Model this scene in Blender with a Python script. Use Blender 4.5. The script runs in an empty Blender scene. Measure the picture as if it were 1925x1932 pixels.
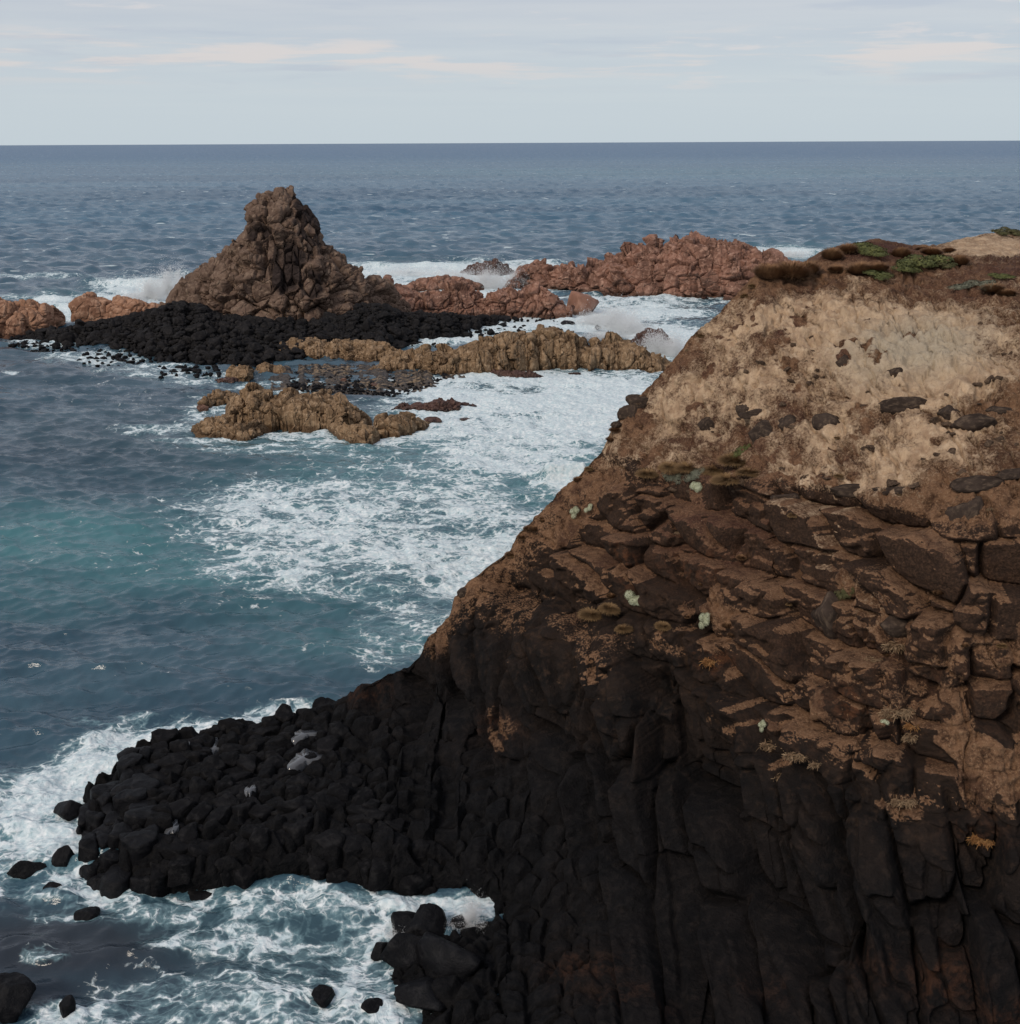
import bpy, math, random
import numpy as np
from mathutils import Matrix, Vector

# ------------------------------------------------------------------ camera, sky, sun
S = bpy.context.scene
COL = S.collection
H = 35.0                       # eye height above the sea
FPX, CX, CY = 2323.0, 962.5, 966.0
PITCH = math.radians(16.7)
ROLL = math.radians(-0.27)
rad = math.radians

cam_d = bpy.data.cameras.new("camera")
cam = bpy.data.objects.new("camera", cam_d)
COL.objects.link(cam)
CM = Matrix.Rotation(math.pi/2 - PITCH, 3, 'X') @ Matrix.Rotation(ROLL, 3, 'Z')
cam.matrix_world = Matrix.Translation((0, 0, H)) @ CM.to_4x4()
cam_d.sensor_fit = 'HORIZONTAL'
cam_d.sensor_width = 36.0
cam_d.lens = 36.0*FPX/1925.0
cam_d.clip_start = 0.5
cam_d.clip_end = 200000.0
S.camera = cam

SUN_EL, SUN_AZ = rad(39), rad(-138)      # azimuth from +Y, positive to the right
sun_d = bpy.data.lights.new("sun", 'SUN')
sun_d.energy = 1.7
sun_d.angle = rad(18)             # veiled sun
sun_d.color = (1.0, 0.88, 0.74)
sun = bpy.data.objects.new("sun", sun_d)
COL.objects.link(sun)
sdir = Vector((math.sin(SUN_AZ)*math.cos(SUN_EL), math.cos(SUN_AZ)*math.cos(SUN_EL), math.sin(SUN_EL)))
sun.rotation_euler = sdir.to_track_quat('Z', 'Y').to_euler()
sun.location = (0, 0, 80)

W = bpy.data.worlds.new("World")
S.world = W
W.use_nodes = True
S.view_settings.view_transform = 'Standard'
S.view_settings.look = 'None'
S.view_settings.exposure = 0.2
S.view_settings.gamma = 1.0
S.render.engine = 'CYCLES'
S.cycles.use_denoising = True
S.cycles.max_bounces = 10
S.cycles.diffuse_bounces = 8
S.cycles.glossy_bounces = 2
S.cycles.transparent_max_bounces = 24


class NT:
    """small helper for node trees"""
    def __init__(self, tree):
        self.t = tree
        self.t.nodes.clear()

    def n(self, typ, ins=None, **props):
        nd = self.t.nodes.new(typ)
        for k, v in props.items():
            setattr(nd, k, v)
        for k, v in (ins or {}).items():
            s = nd.inputs[k]
            if hasattr(v, 'bl_idname') or isinstance(v, bpy.types.NodeSocket):
                self.t.links.new(v, s)
            else:
                s.default_value = v
        return nd

    def math(self, op, a, b=None, c=None, clamp=False):
        nd = self.t.nodes.new('ShaderNodeMath')
        nd.operation = op
        nd.use_clamp = clamp
        for i, v in enumerate((a, b, c)):
            if v is None:
                continue
            if isinstance(v, bpy.types.NodeSocket):
                self.t.links.new(v, nd.inputs[i])
            else:
                nd.inputs[i].default_value = v
        return nd.outputs[0]

    def smooth(self, v, lo, hi, a=0.0, b=1.0):
        nd = self.n('ShaderNodeMapRange', {0: v, 1: lo, 2: hi, 3: a, 4: b})
        nd.interpolation_type = 'SMOOTHSTEP'
        return nd.outputs[0]

    def mix(self, f, a, b, mode='MIX'):
        nd = self.t.nodes.new('ShaderNodeMix')
        nd.data_type = 'RGBA'
        nd.blend_type = mode
        nd.clamp_factor = True
        for i, v in ((0, f), (6, a), (7, b)):
            if isinstance(v, bpy.types.NodeSocket):
                self.t.links.new(v, nd.inputs[i])
            else:
                if i:
                    v = (*v, 1) if len(v) == 3 else v
                nd.inputs[i].default_value = v
        return nd.outputs[2]

    def noise(self, vec, scale, detail=4, rough=0.55, dist=0.0):
        nd = self.n('ShaderNodeTexNoise', {'Scale': scale, 'Detail': detail, 'Roughness': rough, 'Distortion': dist})
        if vec is not None:
            self.t.links.new(vec, nd.inputs['Vector'])
        return nd.outputs[0]

    def mapping(self, vec, scale=(1, 1, 1), loc=(0, 0, 0), rot=(0, 0, 0)):
        nd = self.n('ShaderNodeMapping', {'Scale': scale, 'Location': loc, 'Rotation': rot})
        self.t.links.new(vec, nd.inputs['Vector'])
        return nd.outputs[0]

    def attr(self, name):
        nd = self.n('ShaderNodeAttribute')
        nd.attribute_name = name
        return nd.outputs['Fac']


def build_world():
    k = NT(W.node_tree)
    sky = k.n('ShaderNodeTexSky')
    sky.sky_type = 'NISHITA'
    sky.sun_disc = False
    sky.sun_elevation = SUN_EL
    sky.sun_rotation = SUN_AZ
    sky.altitude = 30
    sky.dust_density = 2.0
    tc = k.n('ShaderNodeTexCoord')
    d = tc.outputs['Generated']
    sep = k.n('ShaderNodeSeparateXYZ', {0: d})
    z = k.math('MAXIMUM', sep.outputs[2], 0.0)
    # a flat cloud deck: direction projected on a plane gives foreshortened bands
    zz = k.math('ADD', z, 0.035)
    px = k.math('DIVIDE', sep.outputs[0], zz)
    py = k.math('DIVIDE', sep.outputs[1], zz)
    deck = k.n('ShaderNodeCombineXYZ', {0: px, 1: py, 2: 0.0}).outputs[0]
    n1 = k.noise(k.mapping(deck, (0.30, 0.75, 1), (3.1, 1.7, 0)), 1.0, 6, 0.55, 0.3)
    n2 = k.noise(k.mapping(deck, (0.9, 1.5, 1), (8.1, 4.7, 0)), 1.0, 7, 0.6, 0.5)
    # cloud deck brightness
    deckc = k.mix(k.smooth(n1, 0.35, 0.68), (4.85, 5.2, 6.1), (6.0, 6.12, 6.6))
    low = k.mix(k.smooth(z, 0.0, 0.16), (5.9, 6.7, 7.25), deckc)
    # thin bright breaks, just above the horizon
    elev = k.math('MULTIPLY', k.smooth(z, 0.035, 0.062), k.smooth(z, 0.088, 0.068))
    dir2 = k.mapping(d, (7.5, 7.5, 95.0), (0.3, 2.0, 5.0))
    n3 = k.noise(dir2, 1.0, 5, 0.55, 0.2)
    brk = k.math('MULTIPLY', elev, k.smooth(n3, 0.49, 0.62))
    c2 = k.mix(brk, low, (7.1, 6.75, 6.75))
    elev2 = k.math('MULTIPLY', k.smooth(z, 0.03, 0.05), k.smooth(z, 0.22, 0.12))
    n4 = k.noise(k.mapping(d, (9.0, 9.0, 78.0), (2.3, 7.0, 1.0)), 1.0, 6, 0.6, 0.3)
    puff = k.math('MULTIPLY', elev2, k.smooth(n4, 0.585, 0.70, 0, .85))
    c3 = k.mix(puff, c2, (7.0, 6.8, 6.95))
    n5 = k.noise(k.mapping(d, (5.0, 5.0, 60.0), (5.3, 1.0, 9.0)), 1.0, 5, 0.55, 0.3)
    grey = k.math('MULTIPLY', elev2, k.smooth(n5, 0.57, 0.70, 0.0, 0.55))
    c4 = k.mix(grey, c3, (4.8, 5.35, 6.35))
    out = k.mix(0.88, sky.outputs[0], c4)
    bg = k.n('ShaderNodeBackground', {'Color': out, 'Strength': 0.089})
    o = k.n('ShaderNodeOutputWorld')
    k.t.links.new(bg.outputs[0], o.inputs[0])


build_world()

# ------------------------------------------------------------------ maths helpers
CMn = np.array(CM, dtype=np.float64)


def ray(px, py):
    px = np.asarray(px, float); py = np.asarray(py, float)
    px, py = np.broadcast_arrays(px, py)
    l = np.stack([(px-CX)/FPX, (CY-py)/FPX, -np.ones_like(px)], -1)
    return l @ CMn.T


def at_Y(px, py, Y):
    d = ray(px, py)
    t = np.asarray(Y, float)/d[..., 1]
    return np.array([0, 0, H]) + d*t[..., None]


def at_z(px, py, z=0.0):
    d = ray(px, py)
    t = (np.asarray(z, float)-H)/d[..., 2]
    return np.array([0, 0, H]) + d*t[..., None]


def to_px(P):
    l = (P-np.array([0, 0, H])) @ CMn
    w = np.maximum(-l[..., 2], 1e-3)
    return CX+FPX*l[..., 0]/w, CY-FPX*l[..., 1]/w


def _frac(a):
    return a-np.floor(a)


def sstep(x, a, b):
    t = np.clip((x-a)/(b-a), 0, 1)
    return t*t*(3-2*t)


def _hash(ix, iy, iz, seed):
    h = (ix.astype(np.uint32)*np.uint32(0x8da6b343)) ^ (iy.astype(np.uint32)*np.uint32(0xd8163841)) ^ \
        (iz.astype(np.uint32)*np.uint32(0xcb1ab31f)) ^ np.uint32((seed*0x9E3779B1) & 0xffffffff)
    h ^= h >> np.uint32(15); h *= np.uint32(0x2c1b3c6d)
    h ^= h >> np.uint32(12); h *= np.uint32(0x297a2d39)
    h ^= h >> np.uint32(15)
    return h


def _r(h, k):
    x = h ^ np.uint32((k*0x68E31DA4) & 0xffffffff)
    x ^= x >> np.uint32(15); x *= np.uint32(0x2c1b3c6d); x ^= x >> np.uint32(13)
    return (x & np.uint32(0xffff)).astype(np.float32)/65535.0


def vnoise(P, seed=0):
    P = P.astype(np.float32)
    i = np.floor(P).astype(np.int64)
    f = P-i
    f = f*f*(3-2*f)
    out = np.zeros(P.shape[:-1], np.float32)
    for dx in (0, 1):
        wx = f[..., 0] if dx else 1-f[..., 0]
        for dy in (0, 1):
            wy = f[..., 1] if dy else 1-f[..., 1]
            for dz in (0, 1):
                wz = f[..., 2] if dz else 1-f[..., 2]
                out += wx*wy*wz*_r(_hash(i[..., 0]+dx, i[..., 1]+dy, i[..., 2]+dz, seed), 7)
    return out


def fbm(P, octv=4, seed=0, gain=0.5):
    a, s, t = 1.0, 0.0, 0.0
    for o in range(octv):
        s = s+a*vnoise(P*(2.03**o)+o*17.3, seed+o)
        t += a
        a *= gain
    return s/t            # 0..1, centred about .5


def voro(P, seed=0, jit=0.85, sq=False):
    """cellular noise: F1, F2, random per cell, second random per cell, offset to the cell centre"""
    jx, jz = jit if isinstance(jit, tuple) else (jit, jit)
    P = P.astype(np.float32)
    i = np.floor(P).astype(np.int64)
    f = P-i
    shp = P.shape[:-1]
    f1 = np.full(shp, 9, np.float32); f2 = np.full(shp, 9, np.float32)
    r1 = np.zeros(shp, np.float32); r2 = np.zeros(shp, np.float32)
    off = np.zeros(P.shape, np.float32)
    for dx in (-1, 0, 1):
        for dy in (-1, 0, 1):
            for dz in (-1, 0, 1):
                h = _hash(i[..., 0]+dx, i[..., 1]+dy, i[..., 2]+dz, seed)
                ox = dx+.5+(_r(h, 1)-.5)*jx-f[..., 0]
                oy = dy+.5+(_r(h, 2)-.5)*jx-f[..., 1]
                oz = dz+.5+(_r(h, 3)-.5)*jz-f[..., 2]
                d = np.sqrt(np.sqrt(ox**4+oy**4+oz**4)) if sq else np.sqrt(ox*ox+oy*oy+oz*oz)
                m = d < f1
                f2 = np.where(m, f1, np.minimum(f2, d))
                f1 = np.where(m, d, f1)
                r1 = np.where(m, _r(h, 4), r1)
                r2 = np.where(m, _r(h, 5), r2)
                off = np.where(m[..., None], np.stack([ox, oy, oz], -1), off)
    return f1, f2, r1, r2, off


def grid_normals(P):
    du = np.gradient(P, axis=1); dv = np.gradient(P, axis=0)
    n = np.cross(du, dv)
    l = np.linalg.norm(n, axis=-1, keepdims=True)
    return n/np.maximum(l, 1e-9)


def new_mesh(name, V, F4=None, F3=None, attrs=None, smooth=True):
    me = bpy.data.meshes.new(name)
    V = np.ascontiguousarray(V.reshape(-1, 3), dtype=np.float32)
    me.vertices.add(len(V))
    me.vertices.foreach_set('co', V.ravel())
    loops, starts, tot = [], [], 0
    for F in (F4, F3):
        if F is not None and len(F):
            k = F.shape[1]
            loops.append(F.ravel())
            starts.append(tot+np.arange(len(F))*k)
            tot += F.size
    L = np.concatenate(loops).astype(np.int32); St = np.concatenate(starts).astype(np.int32)
    me.loops.add(len(L)); me.loops.foreach_set('vertex_index', L)
    me.polygons.add(len(St)); me.polygons.foreach_set('loop_start', St)
    me.update(calc_edges=True)
    me.validate()
    if smooth:
        me.polygons.foreach_set('use_smooth', np.ones(len(me.polygons), bool))
    for k, v in (attrs or {}).items():
        a = me.attributes.new(k, 'FLOAT', 'POINT')
        a.data.foreach_set('value', np.ascontiguousarray(v, dtype=np.float32).ravel())
    return me


def grid_faces(nr, nc):
    i = np.arange(nr*nc).reshape(nr, nc)
    return np.stack([i[:-1, :-1], i[1:, :-1], i[1:, 1:], i[:-1, 1:]], -1).reshape(-1, 4)


def link(name, me, mat=None, parent=None):
    o = bpy.data.objects.new(name, me)
    COL.objects.link(o)
    if mat and not me.materials:
        me.materials.append(mat)
    if parent:
        o.parent = parent
    return o


def tag(o, label, cat, group=None, kind=None):
    o['label'] = label
    o['category'] = cat
    if group:
        o['group'] = group
    if kind:
        o['kind'] = kind
    return o


def struct(o, label, cat):
    return tag(o, label, cat, kind='structure')


# ------------------------------------------------------------------ materials
def new_mat(name):
    m = bpy.data.materials.new(name)
    m.use_nodes = True
    return m, NT(m.node_tree)


def finish(k, col, rough, normal=None, spec=0.4, extra=None):
    ins = {'Base Color': col, 'Roughness': rough, 'Specular IOR Level': spec}
    if normal is not None:
        ins['Normal'] = normal
    ins.update(extra or {})
    b = k.n('ShaderNodeBsdfPrincipled', ins)
    o = k.n('ShaderNodeOutputMaterial')
    k.t.links.new(b.outputs[0], o.inputs[0])
    return b


def bump(k, h, dist, strength=1.0, normal=None):
    ins = {'Height': h, 'Distance': dist, 'Strength': strength}
    if normal is not None:
        ins['Normal'] = normal
    return k.n('ShaderNodeBump', ins).outputs[0]


def rock_material(name, dark, mid, light, scale=1.0, wet=None, bumpd=0.12, rough=0.85, weed=None, cracks=True, vert=1.0, tone=None, spec=0.3):
    """weathered stone: large tone patches, mineral speckle, joints; a wet dark tide band near the water"""
    m, k = new_mat(name)
    P = k.n('ShaderNodeTexCoord').outputs['Object']
    info = k.n('ShaderNodeObjectInfo')
    rnd = k.n('ShaderNodeVectorMath', {0: info.outputs['Random'], 1: (37.0, 91.0, 53.0)}, operation='MULTIPLY').outputs[0]
    P = k.n('ShaderNodeVectorMath', {0: P, 1: rnd}, operation='ADD').outputs[0]
    n1 = k.noise(P, 0.22*scale, 5, 0.6, 0.4)
    n2 = k.noise(P, 1.3*scale, 6, 0.62, 0.3)
    n3 = k.noise(P, 7.0*scale, 4, 0.6)
    col = k.mix(k.smooth(n1, 0.32, 0.66), dark, mid)
    col = k.mix(k.smooth(n2, 0.45, 0.72), col, light)
    col = k.mix(k.smooth(n3, 0.55, 0.75, 0, 0.45), col, dark)
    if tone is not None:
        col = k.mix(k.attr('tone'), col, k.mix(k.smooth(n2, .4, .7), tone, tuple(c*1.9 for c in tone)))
    h = k.math('ADD', k.math('MULTIPLY', n2, 0.7), k.math('MULTIPLY', n3, 0.3))
    if cracks:
        vo = k.n('ShaderNodeTexVoronoi', {'Scale': 0.55*scale}, feature='DISTANCE_TO_EDGE')
        wv = k.n('ShaderNodeVectorMath', {0: k.n('ShaderNodeTexNoise', {'Vector': P, 'Scale': 0.8*scale}).outputs[1], 1: (0.9, 0.9, 0.9)}, operation='MULTIPLY').outputs[0]
        Pw = k.n('ShaderNodeVectorMath', {0: k.mapping(P, (1, 1, vert)), 1: wv}, operation='ADD').outputs[0]
        k.t.links.new(Pw, vo.inputs['Vector'])
        h = k.math('ADD', h, k.smooth(vo.outputs[0], 0.0, 0.09, -0.6, 0.0))
    r = rough
    if wet is not None:
        geo = k.n('ShaderNodeNewGeometry')
        z = k.n('ShaderNodeSeparateXYZ', {0: geo.outputs['Position']}).outputs[2]
        zz = k.math('ADD', z, k.math('MULTIPLY_ADD', n2, 1.6, -0.8))
        w = k.smooth(zz, wet*0.5, wet*1.4, 1.0, 0.0)
        col = k.mix(k.math('MULTIPLY', w, 0.75), col, weed or tuple(c*0.35 for c in dark))
        r = k.math('MULTIPLY_ADD', w, -0.4, rough)
    nrm = bump(k, h, bumpd)
    finish(k, col, r, nrm, spec)
    return m


M = {}
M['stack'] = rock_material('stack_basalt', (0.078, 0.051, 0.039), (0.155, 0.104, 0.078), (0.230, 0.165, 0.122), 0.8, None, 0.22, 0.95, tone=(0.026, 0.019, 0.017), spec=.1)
M['granite'] = rock_material('pink_granite', (0.120, 0.064, 0.047), (0.260, 0.137, 0.098), (0.400, 0.242, 0.180), 0.8, 0.9, 0.22, 0.9, (0.06, 0.032, 0.022), spec=.15)
M['orange'] = rock_material('orange_granite', (0.160, 0.082, 0.052), (0.320, 0.178, 0.115), (0.440, 0.275, 0.190), 0.7, 0.5, 0.22, 0.9, (0.09, 0.045, 0.03), spec=.15)
M['tan'] = rock_material('tan_granite', (0.128, 0.081, 0.047), (0.265, 0.174, 0.102), (0.400, 0.282, 0.180), 1.3, 0.5, 0.30, 0.9, (0.085, 0.048, 0.024), vert=0.3, spec=.15)
M['wetred'] = rock_material('wet_red_rock', (0.045, 0.022, 0.018), (0.085, 0.042, 0.033), (0.150, 0.090, 0.07), 1.4, 0.3, 0.2, 0.6)
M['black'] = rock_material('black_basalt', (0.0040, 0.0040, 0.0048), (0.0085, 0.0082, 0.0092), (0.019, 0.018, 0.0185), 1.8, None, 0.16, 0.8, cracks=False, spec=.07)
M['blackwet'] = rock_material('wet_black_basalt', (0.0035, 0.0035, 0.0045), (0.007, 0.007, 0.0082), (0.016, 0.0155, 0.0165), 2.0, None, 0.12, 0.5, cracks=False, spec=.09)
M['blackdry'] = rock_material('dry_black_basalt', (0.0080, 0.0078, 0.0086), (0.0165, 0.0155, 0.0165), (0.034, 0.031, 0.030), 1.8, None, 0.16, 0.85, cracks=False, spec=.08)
M['dull'] = rock_material('brown_grey_basalt', (0.026, 0.018, 0.014), (0.054, 0.038, 0.030), (0.11, 0.078, 0.056), 2.6, None, 0.12, 0.92, cracks=False, spec=.1)


def sea_material():
    m, k = new_mat('sea_water')
    P = k.n('ShaderNodeTexCoord').outputs['Object']
    foam_d = k.attr('foam'); teal = k.attr('teal'); dark = k.attr('dark'); dist = k.attr('far')
    # lacy foam: warped cell webs at three sizes plus torn noise
    w1 = k.n('ShaderNodeTexNoise', {'Vector': P, 'Scale': 0.16, 'Detail': 4.0}).outputs[1]
    w2 = k.n('ShaderNodeTexNoise', {'Vector': P, 'Scale': 0.9, 'Detail': 3.0}).outputs[1]
    a = k.n('ShaderNodeVectorMath', {0: w1, 1: (5.0, 5.0, 0)}, operation='MULTIPLY').outputs[0]
    b = k.n('ShaderNodeVectorMath', {0: w2, 1: (1.3, 1.3, 0)}, operation='MULTIPLY').outputs[0]
    Pw = k.n('ShaderNodeVectorMath', {0: k.n('ShaderNodeVectorMath', {0: P, 1: a}, operation='ADD').outputs[0], 1: b}, operation='ADD').outputs[0]

    def web(scale, wid):
        v = k.n('ShaderNodeTexVoronoi', {'Vector': k.mapping(Pw, (0.6, 1, 1), (scale*13, 0, 0)), 'Scale': scale}, feature='DISTANCE_TO_EDGE')
        return k.smooth(v.outputs[0], 0.0, wid, 1.0, 0.0)
    web_a = web(0.26, 0.13); web_b = web(0.75, 0.15); web_c = web(2.2, 0.20)
    f1 = k.noise(Pw, 0.35, 6, 0.62, 0.4)
    f2 = k.noise(P, 2.6, 5, 0.6, 0.6)
    big = k.noise(k.mapping(P, (0.55, 1, 1)), 0.09, 4, 0.55, 0.6)
    p = k.math('ADD', k.math('MULTIPLY', web_a, 0.20), k.math('MULTIPLY', web_b, 0.22))
    p = k.math('ADD', p, k.math('MULTIPLY', web_c, 0.14))
    p = k.math('ADD', p, k.math('MULTIPLY', k.smooth(f1, 0.28, 0.72), 0.28))
    p = k.math('ADD', p, k.math('MULTIPLY', k.smooth(f2, 0.3, 0.7), 0.16))
    D = k.math('MULTIPLY', foam_d, k.smooth(big, 0.22, 0.62, 0.60, 1.02))
    thr = k.math('SUBTRACT', 1.0, D)
    foam = k.smooth(k.math('SUBTRACT', p, thr), -0.08, 0.15)
    aer = k.math('MULTIPLY', k.smooth(k.math('SUBTRACT', p, thr), -0.34, 0.12), k.smooth(foam_d, 0.22, 0.55))       # bubbles under the surface
    # far whitecaps
    wc = k.noise(k.mapping(P, (0.10, 0.11, 1), (4, 9, 0)), 1.0, 3, 0.5)
    wd = k.noise(k.mapping(P, (0.012, 0.02, 1), (1, 5, 0)), 1.0, 2, 0.5)
    cap = k.math('MULTIPLY', k.smooth(wc, 0.655, 0.690), k.smooth(wd, 0.45, 0.6))
    foam = k.math('MAXIMUM', foam, k.math('MULTIPLY', k.math('MULTIPLY', cap, 0.8), k.smooth(dist, 0.0, 0.3)))
    # body of the water
    nb = k.noise(k.mapping(P, (0.6, 1, 1)), 0.05, 5, 0.6, 0.5)
    deep = k.mix(k.smooth(nb, 0.35, 0.7), (0.026, 0.060, 0.090), (0.046, 0.092, 0.126))
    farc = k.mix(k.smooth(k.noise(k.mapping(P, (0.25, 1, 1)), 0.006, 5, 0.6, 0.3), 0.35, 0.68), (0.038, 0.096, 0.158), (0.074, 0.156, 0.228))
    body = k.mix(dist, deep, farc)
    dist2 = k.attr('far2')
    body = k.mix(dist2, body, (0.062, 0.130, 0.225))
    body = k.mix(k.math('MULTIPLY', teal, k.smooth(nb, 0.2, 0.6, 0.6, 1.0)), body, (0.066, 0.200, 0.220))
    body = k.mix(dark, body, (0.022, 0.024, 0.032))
    body = k.mix(k.math('MULTIPLY', aer, 0.60), body, (0.24, 0.39, 0.43))
    fc = k.mix(k.smooth(f2, 0.35, 0.75), (0.46, 0.57, 0.61), (0.78, 0.81, 0.82))
    col = k.mix(foam, body, fc)
    # ripples
    r1 = k.noise(k.mapping(P, (0.55, 1.1, 1), rot=(0, 0, 0.12)), 1.5, 4, 0.6, 0.2)
    r2 = k.noise(k.mapping(P, (0.6, 1, 1), rot=(0, 0, -0.2)), 0.22, 5, 0.6, 0.4)
    r3 = k.noise(k.mapping(P, (0.45, 1, 1)), 0.045, 5, 0.62, 0.4)
    near = k.math('SUBTRACT', 1.0, dist)
    hh = k.math('ADD', k.math('MULTIPLY', k.math('MULTIPLY', r1, 0.09), near), k.math('MULTIPLY', r2, k.math('MULTIPLY_ADD', dist, 0.5, 0.30)))
    hh = k.math('ADD', hh, k.math('MULTIPLY', k.math('MULTIPLY', r3, 2.0), dist))
    hh = k.math('ADD', hh, k.math('MULTIPLY', k.math('MULTIPLY', foam, p), 0.12))
    nrm = bump(k, hh, 1.0, 0.9)
    rough = k.math('MULTIPLY_ADD', foam, 0.65, 0.14)
    rough = k.math('MULTIPLY_ADD', dist, 0.12, rough)
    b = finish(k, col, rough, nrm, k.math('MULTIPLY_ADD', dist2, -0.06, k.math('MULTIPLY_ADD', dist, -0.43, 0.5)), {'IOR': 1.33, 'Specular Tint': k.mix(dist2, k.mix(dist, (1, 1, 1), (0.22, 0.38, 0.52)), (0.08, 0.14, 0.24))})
    return m


def headland_material():
    m, k = new_mat('headland_ground')
    P = k.n('ShaderNodeTexCoord').outputs['Object']
    soil = k.attr('soil'); pale = k.attr('pale'); wet = k.attr('wet'); red = k.attr('red'); rust = k.attr('rust'); grey = k.attr('grey')
    n1 = k.noise(P, 0.45, 6, 0.62, 0.4)
    n2 = k.noise(P, 1.9, 6, 0.65, 0.4)
    n3 = k.noise(P, 9.0, 5, 0.65, 0.2)
    n4 = k.noise(P, 26.0, 3, 0.6)
    rill = k.noise(k.mapping(P, (1.5, 1.2, 0.75)), 1.1, 6, 0.65, 0.5)
    # basalt
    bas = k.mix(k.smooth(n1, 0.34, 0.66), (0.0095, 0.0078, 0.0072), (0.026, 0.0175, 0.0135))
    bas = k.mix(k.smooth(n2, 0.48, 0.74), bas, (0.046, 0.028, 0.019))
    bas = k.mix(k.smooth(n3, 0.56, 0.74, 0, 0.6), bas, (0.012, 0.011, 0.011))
    bas = k.mix(k.math('MULTIPLY', k.attr('dust'), k.smooth(n2, .25, .6, .35, .95)), bas, k.mix(k.smooth(n3, .4, .7), (0.035, 0.0205, 0.0145), (0.084, 0.048, 0.030)))
    bas = k.mix(k.math('MULTIPLY', rust, k.smooth(n2, 0.40, 0.62)), bas, (0.17, 0.062, 0.026))
    # brown soil with dry litter
    br = k.mix(k.smooth(n2, 0.34, 0.62), (0.058, 0.030, 0.018), (0.190, 0.105, 0.060))
    br = k.mix(k.smooth(n3, 0.45, 0.72), br, (0.260, 0.152, 0.088))
    br = k.mix(k.smooth(n1, 0.52, 0.68, 0, .7), br, (0.060, 0.030, 0.020))
    br = k.mix(k.math('MULTIPLY', red, k.smooth(n1, 0.3, 0.6, 0.4, 1.0)), br, k.mix(k.smooth(n3, 0.4, 0.7), (0.052, 0.024, 0.019), (0.125, 0.058, 0.040)))
    # pale eroded sand / tuff
    pl = k.mix(k.smooth(rill, 0.34, 0.66), (0.33, 0.220, 0.140), (0.53, 0.380, 0.250))
    pl = k.mix(k.smooth(n2, 0.5, 0.78), pl, (0.58, 0.44, 0.305))
    pl = k.mix(k.math('MULTIPLY', grey, 0.75), pl, (0.40, 0.36, 0.28))
    pl = k.mix(k.smooth(n3, 0.56, 0.72, 0, 0.45), pl, (0.19, 0.115, 0.07))
    sp = k.smooth(k.math('ADD', k.math('ADD', pale, k.math('MULTIPLY_ADD', n2, 0.9, -0.45)), k.math('MULTIPLY_ADD', n3, 1.3, -0.65)), 0.20, 0.72)
    so = k.mix(sp, br, pl)
    # strewn clods and stones
    so = k.mix(k.smooth(n4, 0.60, 0.70, 0, 0.6), so, (0.045, 0.028, 0.02))
    n5 = k.noise(P, 14.0, 3, 0.6)
    so = k.mix(k.smooth(n5, 0.62, 0.70, 0, 0.55), so, (0.40, 0.29, 0.19))
    sf = k.smooth(k.math('ADD', soil, k.math('ADD', k.math('MULTIPLY_ADD', n2, 0.3, -0.15), k.math('MULTIPLY_ADD', n3, 0.7, -0.35))), 0.42, 0.58)
    col = k.mix(sf, bas, so)
    wc = k.mix(k.smooth(n2, 0.4, 0.7), (0.0040, 0.0040, 0.0048), (0.0105, 0.0098, 0.0102))
    col = k.mix(wet, col, wc)
    h = k.math('ADD', k.math('MULTIPLY', n2, 0.16), k.math('MULTIPLY', n3, 0.07))
    h = k.math('ADD', h, k.math('MULTIPLY', n4, 0.022))
    h = k.math('ADD', h, k.math('MULTIPLY', k.math('MULTIPLY', rill, 0.05), sp))
    nrm = bump(k, h, 1.3)
    rough = k.math('MULTIPLY_ADD', wet, -0.15, 0.93)
    finish(k, col, rough, nrm, 0.10)
    return m


def blade_material(name, c0, c1, c2):
    m, k = new_mat(name)
    P = k.n('ShaderNodeTexCoord').outputs['Object']
    t = k.attr('t')
    n = k.noise(P, 3.0, 3, 0.6)
    n2 = k.noise(P, 25.0, 2, 0.6)
    col = k.mix(t, c0, c1)
    col = k.mix(k.math('MULTIPLY', k.smooth(n, 0.4, 0.65), t), col, c2)
    col = k.mix(k.smooth(n2, 0.5, 0.75, 0, 0.5), col, c0)
    finish(k, col, 0.8, None, 0.2)
    return m


M['clod'] = rock_material('earthy_stone', (0.045, 0.030, 0.022), (0.100, 0.066, 0.045), (0.19, 0.13, 0.09), 2.6, None, 0.12, 0.95, cracks=False, spec=.1)
M['sea'] = sea_material()
M['headland'] = headland_material()
M['tuss_brown'] = blade_material('dry_tussock', (0.060, 0.031, 0.018), (0.23, 0.125, 0.065), (0.33, 0.195, 0.10))
M['tuss_gold'] = blade_material('golden_tussock', (0.055, 0.030, 0.014), (0.26, 0.16, 0.075), (0.34, 0.22, 0.11))
M['straw'] = blade_material('dead_straw', (0.09, 0.055, 0.032), (0.24, 0.155, 0.09), (0.34, 0.24, 0.145))
M['orange_scrub'] = blade_material('orange_dry_scrub', (0.10, 0.04, 0.015), (0.30, 0.14, 0.05), (0.38, 0.22, 0.09))
M['green'] = blade_material('green_herb', (0.030, 0.034, 0.014), (0.080, 0.090, 0.032), (0.14, 0.145, 0.050))
M['olive'] = blade_material('olive_scrub', (0.028, 0.030, 0.014), (0.075, 0.075, 0.030), (0.12, 0.105, 0.05))
M['cushion'] = blade_material('grey_cushion', (0.16, 0.165, 0.10), (0.46, 0.48, 0.32), (0.58, 0.60, 0.44))
M['greyherb'] = blade_material('grey_herb', (0.045, 0.045, 0.035), (0.12, 0.125, 0.09), (0.19, 0.19, 0.14))


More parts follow.
